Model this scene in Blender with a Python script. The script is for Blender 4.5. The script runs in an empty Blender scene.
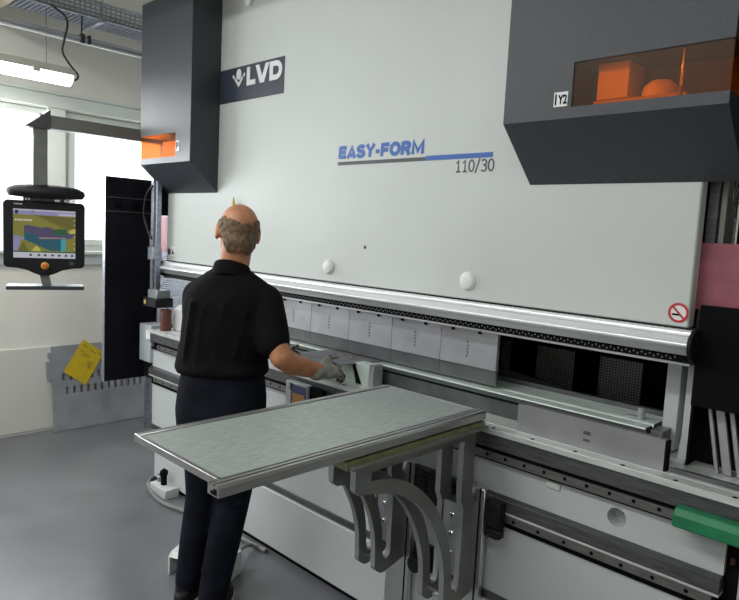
import bpy, bmesh, math, random
from mathutils import Vector, Matrix
random.seed(7)
SC = bpy.context.scene
COL = SC.collection
PI = math.pi

# ------------------------------------------------------------------ materials
def mat(name, col, rough=.5, metal=0.0, var=0.0, vscale=8.0, bump=0.0, bscale=60.0, stretch=None,
        emit=None, estr=0.0, trans=0.0, spec=.5, coat=0.0):
    m = bpy.data.materials.new(name); m.use_nodes = True
    nt = m.node_tree; b = nt.nodes['Principled BSDF']
    c = (col[0], col[1], col[2], 1)
    b.inputs['Base Color'].default_value = c
    b.inputs['Roughness'].default_value = rough
    b.inputs['Metallic'].default_value = metal
    b.inputs['Specular IOR Level'].default_value = spec
    if coat: b.inputs['Coat Weight'].default_value = coat
    if trans: b.inputs['Transmission Weight'].default_value = trans
    if emit:
        b.inputs['Emission Color'].default_value = (*emit, 1); b.inputs['Emission Strength'].default_value = estr
    if var or bump:
        tc = nt.nodes.new('ShaderNodeTexCoord'); mp = nt.nodes.new('ShaderNodeMapping')
        nt.links.new(tc.outputs['Object'], mp.inputs['Vector'])
        if stretch: mp.inputs['Scale'].default_value = stretch
    if var:
        n = nt.nodes.new('ShaderNodeTexNoise'); n.inputs['Scale'].default_value = vscale; n.inputs['Detail'].default_value = 5
        nt.links.new(mp.outputs['Vector'], n.inputs['Vector'])
        r = nt.nodes.new('ShaderNodeValToRGB')
        r.color_ramp.elements[0].position = .3; r.color_ramp.elements[1].position = .7
        r.color_ramp.elements[0].color = tuple(max(0, v * (1 - var)) for v in col) + (1,)
        r.color_ramp.elements[1].color = tuple(min(1, v * (1 + var)) for v in col) + (1,)
        nt.links.new(n.outputs['Fac'], r.inputs['Fac']); nt.links.new(r.outputs['Color'], b.inputs['Base Color'])
    if bump:
        n2 = nt.nodes.new('ShaderNodeTexNoise'); n2.inputs['Scale'].default_value = bscale; n2.inputs['Detail'].default_value = 3
        nt.links.new(mp.outputs['Vector'], n2.inputs['Vector'])
        bp = nt.nodes.new('ShaderNodeBump'); bp.inputs['Strength'].default_value = bump; bp.inputs['Distance'].default_value = .01
        nt.links.new(n2.outputs['Fac'], bp.inputs['Height']); nt.links.new(bp.outputs['Normal'], b.inputs['Normal'])
    return m

def pane_mat(name, col, alpha, gr=.05):
    m = bpy.data.materials.new(name); m.use_nodes = True
    nt = m.node_tree; nt.nodes.clear()
    o = nt.nodes.new('ShaderNodeOutputMaterial'); mx = nt.nodes.new('ShaderNodeMixShader')
    t = nt.nodes.new('ShaderNodeBsdfTransparent'); t.inputs['Color'].default_value = (*col, 1)
    g = nt.nodes.new('ShaderNodeBsdfGlossy'); g.inputs['Roughness'].default_value = gr
    g.inputs['Color'].default_value = (.9, .9, .9, 1)
    mx.inputs['Fac'].default_value = alpha
    nt.links.new(t.outputs[0], mx.inputs[1]); nt.links.new(g.outputs[0], mx.inputs[2]); nt.links.new(mx.outputs[0], o.inputs['Surface'])
    return m

M = {}
M['ram'] = mat('ram_paint', (.56, .585, .565), .5, var=.03, vscale=2.0, bump=.05, bscale=220)
M['body'] = mat('body_paint', (.50, .525, .525), .45, var=.04, vscale=2.5, bump=.05, bscale=220)
M['dark_paint'] = mat('charcoal_paint', (.036, .040, .050), .36, var=.25, vscale=160, bump=.2, bscale=420, spec=.5)
M['black'] = mat('black_plastic', (.009, .009, .011), .5, spec=.3, var=.2, vscale=12)
M['matt_black'] = mat('matt_black', (.005, .005, .006), .9, spec=.1)
M['blackpanel'] = mat('black_panel', (.006, .005, .009), .6, spec=.2, var=.5, vscale=5)
M['alu'] = mat('aluminium', (.72, .73, .74), .3, 1.0, var=.06, vscale=20, stretch=(1, 25, 25))
M['trim'] = mat('anodised_trim', (.80, .81, .82), .28, .35, var=.03, vscale=20, stretch=(1, 25, 25))
M['alu_y'] = mat('aluminium_extrusion', (.50, .50, .49), .4, 1.0, var=.10, vscale=18, stretch=(20, 1, 20))
M['steel'] = mat('ground_steel', (.43, .43, .465), .42, .6, var=.22, vscale=4, bump=.04, bscale=90)
M['steel_reflect_dark'] = mat('punch_steel_dark_reflection', (.17, .17, .18), .45, .6, var=.15, vscale=8)
M['bar'] = mat('bar_steel', (.32, .32, .33), .45, .6, var=.10, vscale=7)
M['steel_dark'] = mat('dark_steel', (.13, .13, .14), .45, .8, var=.25, vscale=14, stretch=(1, 8, 8))
M['rail'] = mat('rail_steel', (.22, .215, .21), .4, .85, var=.2, vscale=18, stretch=(1, 9, 9))
M['bed'] = mat('bed_steel', (.62, .64, .62), .42, .4, var=.15, vscale=12, stretch=(1, 8, 8))
M['die'] = mat('die_steel', (.10, .115, .11), .5, .5, var=.3, vscale=7)
M['dietop'] = mat('pale_steel', (.60, .68, .63), .45, .25, var=.12, vscale=14)
M['plate'] = mat('sheet_top', (.325, .365, .345), .42, .25, var=.18, vscale=24, stretch=(5, 1, 1), bump=.06, bscale=60)
M['bracket'] = mat('bracket_grey', (.225, .23, .215), .42, .45, var=.12, vscale=10, bump=.05, bscale=120)
M['bracket_edge'] = mat('bracket_bright', (.42, .43, .46), .35, .7, var=.1, vscale=14)
M['green_edge'] = mat('yellow_green_edge', (.25, .27, .13), .5, .3, var=.2, vscale=25)
M['chrome'] = mat('chrome', (.8, .8, .8), .15, 1.0)
M['white'] = mat('white_paint', (.78, .79, .78), .45, var=.03)
M['wall'] = mat('wall_plaster', (.76, .745, .68), .85, var=.03, vscale=3, bump=.08, bscale=90)
M['dado'] = mat('wall_cladding', (.64, .645, .60), .7, var=.03, vscale=3)
M['ceil'] = mat('ceiling_paint', (.74, .73, .68), .9, var=.02)
M['frame'] = mat('window_frame_paint', (.70, .74, .69), .5, var=.02)
M['galv'] = mat('galvanised', (.36, .38, .44), .4, .85, var=.25, vscale=40)
M['pipe'] = mat('pipe_grey', (.42, .42, .46), .35, .6, var=.1)
M['lampbody'] = mat('lamp_body', (.45, .46, .40), .5, var=.05)
M['amber'] = pane_mat('amber_acrylic', (.96, .60, .13), .02, .35)
M['glass'] = pane_mat('window_glass', (.97, .98, .98), .05)
M['bay_back'] = mat('bay_back', (.20, .19, .18), .8)
M['amber_in'] = mat('bay_interior', (.55, .50, .45), .6, var=.05)
M['brandplate'] = mat('brand_plate_navy', (.035, .042, .065), .4)
M['logo'] = mat('logo_white', (.72, .73, .74), .45)
M['blue'] = mat('lettering_blue', (.035, .12, .42), .45)
M['textgrey'] = mat('stripe_grey', (.06, .065, .07), .5)
M['red'] = mat('sign_red', (.50, .02, .03), .45)
M['pink'] = mat('pink_guard', (.33, .10, .13), .5, var=.22, vscale=14)
M['green'] = mat('green_plastic', (.010, .17, .07), .5, var=.18, vscale=14)
M['brown'] = mat('red_brown', (.10, .025, .016), .55, var=.2)
M['yellow'] = mat('yellow_paper', (.60, .43, .012), .8, var=.08, vscale=20)
M['ink'] = mat('ink', (.10, .09, .04), .8)
M['sheetmetal'] = mat('leaning_sheet', (.34, .35, .38), .5, .4, var=.15, vscale=6)
M['workpiece'] = mat('workpiece_sheet', (.23, .23, .24), .5, .5, var=.12, vscale=14)
M['cable'] = mat('grey_cable', (.16, .16, .16), .55)
M['cableblk'] = mat('black_cable', (.02, .02, .02), .5)
M['skin'] = mat('skin', (.45, .195, .098), .5, var=.18, vscale=28, bump=.12, bscale=140)
M['hair'] = mat('greying_hair', (.15, .095, .050), .75, var=.55, vscale=60, bump=.5, bscale=160)
M['shirt'] = mat('black_shirt', (.0055, .005, .0065), .9, spec=.12, var=.3, vscale=9, bump=.3, bscale=26)
M['jeans'] = mat('dark_jeans', (.006, .007, .0135), .9, spec=.15, var=.45, vscale=9, bump=.3, bscale=24)
M['glove'] = mat('knit_glove', (.27, .26, .24), .85, var=.2, vscale=70, bump=.4, bscale=200)
M['glovepalm'] = mat('glove_coating', (.04, .04, .045), .7)
M['shoe'] = mat('black_shoe', (.010, .009, .009), .6, spec=.2)
M['sole'] = mat('shoe_sole', (.55, .53, .48), .7)
M['mesh'] = mat('wire_mesh', (.62, .62, .62), .5, .2)
M['meshback'] = mat('backing_bluish_light', (.08, .15, .20), .5, var=.5, vscale=9)
M['beige_box'] = mat('pale_grey_box', (.42, .46, .48), .45, var=.04)
M['beam'] = mat('beam_wood', (.36, .31, .22), .8, var=.1)
M['lamp_on'] = mat('lamp_diffuser', (.9, .9, .9), .4, emit=(1, .98, .93), estr=4.0)
M['pedalgrey'] = mat('pedal_housing', (.62, .64, .62), .45, var=.04)
M['orange_label'] = mat('orange_label', (.50, .24, .02), .6)
M['navy_label'] = mat('navy_label', (.03, .035, .12), .5)
M['estop'] = mat('orange_button', (.65, .16, .02), .35)
M['estop_ring'] = mat('button_ring', (.70, .48, .10), .4)

def floor_mat():
    m = mat('floor_resin', (.17, .172, .182), .33, var=0)
    nt = m.node_tree; b = nt.nodes['Principled BSDF']
    tc = nt.nodes.new('ShaderNodeTexCoord')
    n = nt.nodes.new('ShaderNodeTexNoise'); n.inputs['Scale'].default_value = 2.2; n.inputs['Detail'].default_value = 8
    nt.links.new(tc.outputs['Object'], n.inputs['Vector'])
    r = nt.nodes.new('ShaderNodeValToRGB'); r.color_ramp.elements[0].position = .3; r.color_ramp.elements[1].position = .72
    r.color_ramp.elements[0].color = (.105, .107, .116, 1); r.color_ramp.elements[1].color = (.155, .157, .168, 1)
    nt.links.new(n.outputs['Fac'], r.inputs['Fac'])
    v = nt.nodes.new('ShaderNodeTexVoronoi'); v.inputs['Scale'].default_value = 9
    nt.links.new(tc.outputs['Object'], v.inputs['Vector'])
    r2 = nt.nodes.new('ShaderNodeValToRGB'); r2.color_ramp.elements[0].position = .02; r2.color_ramp.elements[1].position = .06
    r2.color_ramp.elements[0].color = (.45, .43, .4, 1); r2.color_ramp.elements[1].color = (1, 1, 1, 1)
    nt.links.new(v.outputs['Distance'], r2.inputs['Fac'])
    mx = nt.nodes.new('ShaderNodeMixRGB'); mx.blend_type = 'MULTIPLY'; mx.inputs['Fac'].default_value = .6
    nt.links.new(r.outputs['Color'], mx.inputs[1]); nt.links.new(r2.outputs['Color'], mx.inputs[2])
    nt.links.new(mx.outputs['Color'], b.inputs['Base Color'])
    rr = nt.nodes.new('ShaderNodeMapRange'); rr.inputs['To Min'].default_value = .24; rr.inputs['To Max'].default_value = .45
    nt.links.new(n.outputs['Fac'], rr.inputs['Value']); nt.links.new(rr.outputs['Result'], b.inputs['Roughness'])
    return m
M['floor'] = floor_mat()

# ------------------------------------------------------------------ mesh builder
class MB:
    def __init__(s): s.v = []; s.f = []; s.m = []; s.mi = 0; s.xf = None
    def _p(s, p):
        p = Vector(p)
        s.v.append(s.xf @ p if s.xf else p); return len(s.v) - 1
    def face(s, idx): s.f.append(list(idx)); s.m.append(s.mi)
    def box(s, x0, x1, y0, y1, z0, z1, mi=None):
        if mi is not None: s.mi = mi
        i = [s._p((x, y, z)) for z in (z0, z1) for (x, y) in ((x0, y0), (x1, y0), (x1, y1), (x0, y1))]
        for q in ((3, 2, 1, 0), (4, 5, 6, 7), (0, 1, 5, 4), (1, 2, 6, 5), (2, 3, 7, 6), (3, 0, 4, 7)): s.face([i[k] for k in q])
        return s
    def prism(s, pts, d, mi=None):
        "closed 3D polygon pts extruded by vector d"
        if mi is not None: s.mi = mi
        d = Vector(d); n = len(pts)
        a = [s._p(p) for p in pts]; b = [s._p(Vector(p) + d) for p in pts]
        s.face(a[::-1]); s.face(b)
        for k in range(n): s.face([a[k], a[(k + 1) % n], b[(k + 1) % n], b[k]])
        return s
    def px(s, prof, x0, x1, mi=None): return s.prism([(x0, y, z) for y, z in prof], (x1 - x0, 0, 0), mi)
    def rings(s, rings, cap=True, mi=None, closed=False):
        if mi is not None: s.mi = mi
        R = [[s._p(p) for p in r] for r in rings]; n = len(R[0])
        for a in range(len(R) - (0 if closed else 1)):
            A, B = R[a], R[(a + 1) % len(R)]
            for k in range(n): s.face([A[k], A[(k + 1) % n], B[(k + 1) % n], B[k]])
        if cap and not closed: s.face(R[0][::-1]); s.face(R[-1])
        return s
    def cyl(s, p0, p1, r0, r1=None, n=20, mi=None):
        r1 = r0 if r1 is None else r1
        p0, p1 = Vector(p0), Vector(p1); a, b = frame((p1 - p0).normalized())
        ring = lambda c, r: [c + r * (math.cos(2 * PI * k / n) * a + math.sin(2 * PI * k / n) * b) for k in range(n)]
        return s.rings([ring(p0, r0), ring(p1, r1)], True, mi)
    def lathe(s, p0, axis, prof, n=24, mi=None):
        p0 = Vector(p0); ax = Vector(axis).normalized(); a, b = frame(ax)
        return s.rings([[p0 + ax * h + r * (math.cos(2 * PI * k / n) * a + math.sin(2 * PI * k / n) * b) for k in range(n)] for h, r in prof], True, mi)
    def tube(s, path, r, n=10, mi=None):
        path = [Vector(p) for p in path]; out = []
        a = None
        for i, p in enumerate(path):
            t = (path[min(i + 1, len(path) - 1)] - path[max(i - 1, 0)]).normalized()
            if a is None: a, b = frame(t)
            else:
                a = (a - t * a.dot(t)).normalized(); b = t.cross(a)
            out.append([p + r * (math.cos(2 * PI * k / n) * a + math.sin(2 * PI * k / n) * b) for k in range(n)])
        return s.rings(out, True, mi)
    def build(s, name, mats, parent=None, bevel=.0015, seg=1, smooth=35, keep_origin=False):
        me = bpy.data.meshes.new(name); base = Vector((0, 0, 0))
        vs = s.v
        if parent is None and not keep_origin:
            xs = [min(v[k] for v in vs) for k in range(3)]; xe = [max(v[k] for v in vs) for k in range(3)]
            base = Vector(((xs[0] + xe[0]) / 2, (xs[1] + xe[1]) / 2, xs[2])); vs = [v - base for v in vs]
        me.from_pydata([tuple(v) for v in vs], [], s.f)
        for mm in (mats if isinstance(mats, (list, tuple)) else [mats]): me.materials.append(mm)
        for p, k in zip(me.polygons, s.m): p.material_index = k
        bm = bmesh.new(); bm.from_mesh(me); bmesh.ops.recalc_face_normals(bm, faces=bm.faces); bm.to_mesh(me); bm.free()
        o = bpy.data.objects.new(name, me); COL.objects.link(o)
        if parent is not None: attach(o, parent)
        else: o.location = base
        finish(me, smooth)
        if bevel:
            md = o.modifiers.new('bevel', 'BEVEL'); md.width = bevel; md.segments = seg; md.limit_method = 'ANGLE'; md.angle_limit = .7
            md.use_clamp_overlap = True
        return o

def finish(me, smooth=35):
    for p in me.polygons: p.use_smooth = True
    me.set_sharp_from_angle(angle=math.radians(smooth))
def frame(t):
    u = Vector((0, 0, 1)) if abs(t.z) < .9 else Vector((1, 0, 0))
    a = t.cross(u).normalized(); return a, t.cross(a).normalized()
def world_of(o):
    m = o.matrix_basis.copy(); 
    return (o.parent and world_of(o.parent) @ o.matrix_parent_inverse @ m) or m
def attach(o, parent):
    "child built in world coordinates"
    o.parent = parent; o.matrix_parent_inverse = world_of(parent).inverted()
def tag(o, label=None, cat=None, group=None, kind=None):
    for k, v in (('label', label), ('category', cat), ('group', group), ('kind', kind)):
        if v: o[k] = v
    return o
def thing(name, label, cat, loc=(0, 0, 0), group=None):
    o = bpy.data.objects.new(name, None); COL.objects.link(o); o.location = loc; o.empty_display_size = .1
    return tag(o, label, cat, group)
def struct(o): o['kind'] = 'structure'; return o
def copy_tree(o, parent=None):
    c = o.copy(); COL.objects.link(c)
    if parent is not None: c.parent = parent; c.matrix_parent_inverse = o.matrix_parent_inverse.copy()
    for ch in list(o.children): copy_tree(ch, c)
    return c
def smooth_path(pts, k=8):
    pts = [Vector(p) for p in pts]; out = []
    P = [pts[0] * 2 - pts[1]] + pts + [pts[-1] * 2 - pts[-2]]
    for i in range(1, len(P) - 2):
        for j in range(k):
            t = j / k; a, b, c, d = P[i - 1], P[i], P[i + 1], P[i + 2]
            out.append(.5 * ((2 * b) + (c - a) * t + (2 * a - 5 * b + 4 * c - d) * t * t + (3 * b - a - 3 * c + d) * t ** 3))
    out.append(pts[-1]); return out
def text_obj(name, s, size, mtl, parent, origin, right=(1, 0, 0), up=(0, 0, 1), offset=0.0, depth=.0012, width=None, shear=0.0):
    cu = bpy.data.curves.new('lettering', 'FONT'); cu.body = s; cu.size = size; cu.extrude = depth; cu.offset = offset; cu.shear = shear
    cu.resolution_u = 3
    tmp = bpy.data.objects.new('lettering', cu); COL.objects.link(tmp)
    dg = bpy.context.evaluated_depsgraph_get(); me = bpy.data.meshes.new_from_object(tmp.evaluated_get(dg))
    bpy.data.objects.remove(tmp)
    r, u = Vector(right).normalized(), Vector(up).normalized(); n = r.cross(u)
    xs = [v.co.x for v in me.vertices]; x0, x1 = min(xs), max(xs)
    sx = width / (x1 - x0) if width else 1
    for v in me.vertices: v.co = Vector(origin) + r * (v.co.x - x0) * sx + u * v.co.y + n * v.co.z
    me.materials.clear(); me.materials.append(mtl)
    o = bpy.data.objects.new(name, me); COL.objects.link(o); attach(o, parent); return o

# ------------------------------------------------------------------ setting
WX, WYB, H = -5.1, 4.8, 3.6
XR, YF = 4.5, -4.5
struct(MB().box(WX - .3, XR + .2, YF - .2, WYB + .2, -.12, 0).build('floor', M['floor'], bevel=0))
struct(MB().box(WX - .3, XR + .2, YF - .2, WYB + .2, H, H + .12).build('ceiling', M['ceil'], bevel=0))
# left wall with two window openings
W1 = (-.9, 1.79, 1.32, 2.43); W2 = (1.9, 4.2, 1.38, 2.43)
mb = MB()
mb.box(WX - .25, WX, YF, WYB, 0, 1.32).box(WX - .25, WX, YF, WYB, 2.43, H)
mb.box(WX - .25, WX, YF, W1[0], 1.32, 2.43).box(WX - .25, WX, W1[1], W2[0], 1.32, 2.43).box(WX - .25, WX, W2[1], WYB, 1.32, 2.43).box(WX - .25, WX, W2[0], W2[1], 1.32, 1.38)
struct(mb.build('wall_left', M['wall'], bevel=0))
def window(n, w, sash):
    y0, y1, z0, z1 = w
    mb = MB(); t = .05
    x0, x1 = WX - .12, WX - .04
    mb.box(x0, x1, y0, y1, z0, z0 + t).box(x0, x1, y0, y1, z1 - t, z1).box(x0, x1, y0, y0 + t, z0 + t, z1 - t).box(x0, x1, y1 - t, y1, z0 + t, z1 - t)
    fr = struct(mb.build('window_%d' % n, M['frame'], bevel=.004))
    ym = (y0 + y1) / 2
    s = MB(); a0, a1, b0, b1 = y0 + t, y1 - t, z0 + t, z1 - t
    if sash:
        q = .045
        s.box(x0 + .01, x1 + .02, a0, a1, b0, b0 + q).box(x0 + .01, x1 + .02, a0, a1, b1 - q, b1)
        s.box(x0 + .01, x1 + .02, a0, a0 + q, b0 + q, b1 - q).box(x0 + .01, x1 + .02, a1 - q, a1, b0 + q, b1 - q).box(x0 + .01, x1 + .02, ym - q / 2, ym + q / 2, b0 + q, b1 - q)
        s.build('sash', M['frame'], fr, bevel=.003)
        h = MB().box(x1 + .02, x1 + .05, a0 + .01, a0 + .035, 1.83, 1.86).box(x1 + .04, x1 + .055, a0 + .012, a0 + .033, 1.73, 1.86)
        h.build('window_handle', M['white'], fr)
    else:
        s.box(x0 + .01, x1 - .01, ym - .02, ym + .02, b0, b1); s.build('mullion', M['frame'], fr, bevel=.003)
    MB().box(x0 + .03, x0 + .036, a0, a1, b0, b1).build('pane', M['glass'], fr, bevel=0)
window(1, W1, False); window(2, W2, True)
mb = MB().box(WX, WX + .03, YF, WYB, 2.435, 2.53).box(WX, WX + .045, YF, WYB, 2.53, 2.55)
struct(mb.build('trim_1', M['frame'], bevel=.003))
mb = MB().box(WX, WX + .05, YF, WYB, 1.36, 1.385).box(WX, WX + .02, YF, WYB, 1.28, 1.36)
struct(mb.build('trim_2', M['frame'], bevel=.003))
struct(MB().box(WX, WX + .02, W1[1] - .01, W2[0] + .01, 1.386, 2.434).build('trim_5', M['frame'], bevel=.003))
struct(MB().box(WX, WX + .018, YF, 1.86, .02, .655).build('trim_3', M['dado'], bevel=.003))
struct(MB().box(WX, WX + .012, YF, WYB, 0, .02).build('baseboard_left', M['dado'], bevel=.001))
# back wall with a window
B3 = (-2.1, 1.6, 1.9, 3.1)
mb = MB().box(WX, XR, WYB, WYB + .2, 0, B3[2]).box(WX, XR, WYB, WYB + .2, B3[3], H).box(WX, B3[0], WYB, WYB + .2, B3[2], B3[3]).box(B3[1], XR, WYB, WYB + .2, B3[2], B3[3])
struct(mb.build('wall_back', M['wall'], bevel=0))
mb = MB(); t = .05
for a in ((B3[0], B3[1], B3[2], B3[2] + t), (B3[0], B3[1], B3[3] - t, B3[3]), (B3[0], B3[0] + t, B3[2] + t, B3[3] - t), (B3[1] - t, B3[1], B3[2] + t, B3[3] - t)):
    mb.box(a[0], a[1], WYB + .04, WYB + .12, a[2], a[3])
w3 = struct(mb.build('window_3', M['frame'], bevel=.003))
MB().box(B3[0] + t, B3[1] - t, WYB + .07, WYB + .076, B3[2] + t, B3[3] - t).build('pane', M['glass'], w3, bevel=0)
struct(MB().box(XR, XR + .2, YF, WYB, 0, H).build('wall_right', M['wall'], bevel=0))
struct(MB().box(WX, XR, YF - .2, YF, 0, H).build('wall_front', M['wall'], bevel=0))
struct(MB().box(WX, XR, 1.23, 1.44, 3.0, H).build('trim_4', M['beam'], bevel=.005))

# ------------------------------------------------------------------ lamp, tray, pipe along the left wall
LX = -4.6
def fluorescent(x, y0, y1, z, label, group=None):
    t = thing('fluorescent_lamp', label, 'lamp', (x, (y0 + y1) / 2, z), group)
    mb = MB().prism([(x - .075, y0, z + .065), (x - .045, y0, z + .115), (x + .045, y0, z + .115), (x + .075, y0, z + .065)], (0, y1 - y0, 0))
    mb.build('lamp_housing', M['lampbody'], t, bevel=.004)
    prof = [(x - .07, z + .064)] + [(x + .07 * math.cos(a), z + .064 + .064 * math.sin(a)) for a in [PI + PI * k / 10 for k in range(1, 10)]] + [(x + .07, z + .064)]
    mb = MB().prism([(px, y0 + .015, pz) for px, pz in prof], (0, y1 - y0 - .03, 0)); mb.build('diffuser', M['lamp_on'], t, bevel=0)
    mb = MB()
    for k in range(max(2, int((y1 - y0) / .35))):
        yy = y0 + .10 + k * .35
        if yy < y1:
            for xa in (x + .062, x - .082): MB().box(xa, xa + .02, yy, yy + .04, z + .045, z + .085).build('clip', M['lampbody'], t)
    return t
L1 = fluorescent(LX, .35, 1.77, 2.515, 'lit white fluorescent tube lamp hanging beside the windows')
# suspension rods
mb = MB()
for y in (.6, 1.62): MB().cyl((LX - .045, y, 2.60), (LX - .045, y, 2.997), .004, n=8).build('suspension_rod', M['galv'], L1)

# cable tray
x0, x1, y0, y1, z0, z1 = LX - .22, LX + .03, 1.46, 4.6, 3.0, 3.11
tr = thing('cable_tray', 'galvanised perforated cable tray running under the ceiling', 'cable tray', (LX, 3, z0))
def wire_panel(o_, u, nu, v, nv, r):
    mb = MB(); o_ = Vector(o_); u = Vector(u); v = Vector(v)
    for k in range(nu + 1): mb.cyl(o_ + u * (k / nu), o_ + u * (k / nu) + v, r, n=5)
    for k in range(nv + 1): mb.cyl(o_ + v * (k / nv), o_ + v * (k / nv) + u, r, n=5)
    return mb
mb = wire_panel((x0, y0, z0), (x1 - x0, 0, 0), 9, (0, y1 - y0, 0), 100, .0055)
mb.box(x0, x0 + .02, y0, y1, z0 - .004, z0 + .004).box(x1 - .02, x1, y0, y1, z0 - .004, z0 + .004); mb.build('tray_bottom', M['galv'], tr, bevel=0)
for xx in (x0, x1):
    mb = wire_panel((xx, y0, z0), (0, 0, z1 - z0), 4, (0, y1 - y0, 0), 90, .005); mb.box(xx - .006, xx + .006, y0, y1, z1 - .012, z1); mb.build('tray_side', M['galv'], tr, bevel=0)
for yy in (1.95, 3.6):
    MB().cyl((LX - .24, yy, z0 - .01), (LX - .24, yy, H), .005, n=8).cyl((LX + .05, yy, z0 - .01), (LX + .05, yy, H), .005, n=8).box(LX - .26, LX + .07, yy - .015, yy + .015, z0 - .03, z0 - .006).build('hanger', M['galv'], tr)
mb = MB()
for k in range(5): mb.tube(smooth_path([(x0 + .05 + .035 * k, y0 + .6 * j, z0 + .014 + .006 * ((j + k) % 2)) for j in range(6)], 4), .009, n=7)
mb.build('cables', M['cable'], tr, bevel=0)
# conduit
pp = thing('conduit_pipe', 'grey conduit rail fixed below the cable tray', 'pipe', (LX, 3, 2.83))
MB().cyl((LX, .2, 2.845), (LX, 4.6, 2.845), .019, n=16).build('pipe', M['pipe'], pp)
MB().cyl((LX, .2, 2.822), (LX, 4.6, 2.822), .009, n=12).build('thin_pipe', M['white'], pp)
MB().box(LX - .03, LX + .03, 1.82, 1.845, 2.815, 2.875).box(LX - .006, LX + .006, 1.828, 1.836, 2.87, 3.0).box(LX - .03, LX + .03, 1.87, 1.885, 2.815, 2.875).build('pipe_clamp', M['cableblk'], pp)
c = MB().tube(smooth_path([(LX + .04, 1.62, 3.0), (LX + .05, 1.70, 2.955), (LX + .05, 1.72, 2.9), (LX + .05, 1.70, 2.8), (LX + .05, 1.69, 2.72), (LX + .05, 1.735, 2.65), (LX + .05, 1.79, 2.59), (LX + .04, 1.77, 2.553), (LX, 1.735, 2.56)], 6), .0065)
tag(c.build('lamp_cable', M['cableblk'], bevel=0), 'dark supply cable drooping from cable tray to tube lamp', 'cable')

# ------------------------------------------------------------------ sheet leaning at the wall + yellow paper
def slotted(mb, o_, u, v, L, Hh, rows, thick):
    "plate in plane o+u*s+v*t, s in 0..L, t in 0..Hh with rectangular slots; rows: (t0,t1,[(s0,s1),..]) sorted"
    o_, u, v = Vector(o_), Vector(u).normalized(), Vector(v).normalized(); n = u.cross(v).normalized() * thick
    def rect(s0, s1, t0, t1):
        if s1 - s0 < 1e-4 or t1 - t0 < 1e-4: return
        mb.prism([o_ + u * s0 + v * t0, o_ + u * s1 + v * t0, o_ + u * s1 + v * t1, o_ + u * s0 + v * t1], n)
    t = 0
    for t0, t1, sl in rows:
        rect(0, L, t, t0); s = 0
        for a, b in sl: rect(s, a, t0, t1); s = b
        rect(s, L, t0, t1); t = t1
    rect(0, L, t, Hh); return rect
mb = MB()
lean = Vector((-.075, 0, .66)).normalized()
SO = Vector((WX + .10, 1.80, .004))
rows = [(.28, .335, [(.10 + .054 * k, .122 + .054 * k) for k in range(17)]),
        (.385, .44, [(.077 + .054 * k, .099 + .054 * k) for k in range(17)])]
rect = slotted(mb, SO, (0, 1, 0), lean, 1.0, .655, rows, -.016)
rect(-.035, 0, .40, .54); rect(-.02, 0, .57, .61)
o = mb.build('slotted_sheet', M['sheetmetal'], bevel=0)
tag(o, 'grey steel sheet with slots leaning on the white wall', 'metal sheet')
def onsheet(y, z, off=.004):
    k = z / lean.z; return Vector((SO.x + lean.x * k + off, y, z))
q = [(2.045, .69), (2.205, .575), (2.05, .33), (1.885, .455)]
o = MB().prism([onsheet(y, z) for y, z in q], (.0015, 0, 0)).build('yellow_paper', [M['yellow'], M['ink']], bevel=0, keep_origin=True)
tag(o, 'yellow paper sheet stuck askew on the slotted steel sheet', 'paper')
A, B_, C_, D_ = [onsheet(y, z, .0058) for y, z in q]
def onpaper(s, t): return A + (B_ - A) * s + (D_ - A) * t
for s0, s1, t in ((.08, .3, .10), (.45, .75, .12), (.8, .97, .08), (.15, .28, .27), (.33, .55, .30), (.22, .4, .36), (.62, .85, .42), (.60, .82, .49), (.7, .86, .55)):
    a, b = onpaper(s0, t), onpaper(s1, t + .01); d = (D_ - A).normalized() * .006
    MB().prism([a, b, b + d, a + d], (.0006, 0, 0)).build('writing_line', M['ink'], o, bevel=0)

# ------------------------------------------------------------------ press brake
PB = thing('press_brake', 'large pale grey hydraulic press brake with dark head boxes', 'press brake', (-2.1, 2.5, 0))
XL, XRm = -3.79, -.640
YR = 2.05
# ram front panel (bright folded right edge included)
ram = MB().box(XL, XRm, YR, YR + .05, 1.395, 3.05).build('ram', M['ram'], PB, bevel=.006, seg=2)
MB().box(XL + .03, XRm - .05, YR + .05, 2.22, 1.33, 3.05).build('ram_beam', M['body'], PB, bevel=.003)
MB().box(XL + .05, -.66, 2.30, 2.95, 1.30, 3.0).build('rear_cover', M['matt_black'], PB, bevel=.003)
# round caps
for (x, z, r) in ((-2.252, 1.465, .034), (-1.452, 1.469, .036), (-2.961, 2.82, .03)):
    MB().lathe((x, YR, z), (0, -1, 0), [(0, r), (.006, r), (.010, r * .9), (.016, r * .8), (.020, r * .5), (.021, r * .1)], 28).build('round_cap', M['white'], ram, bevel=0)
mb = MB().lathe((-2.02, YR, 1.57), (0, -1, 0), [(0, .008), (.002, .007)], 12); mb.build('scuff_mark', M['textgrey'], ram, bevel=0)
MB().lathe((-3.03, YR - .02, 1.70), (0, 0, 1), [(0, .010), (.05, .010), (.095, .002)], 14).box(-3.045, -3.015, YR - .03, YR, 1.685, 1.70).build('brass_pin', M['estop_ring'], PB, bevel=0)
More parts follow.
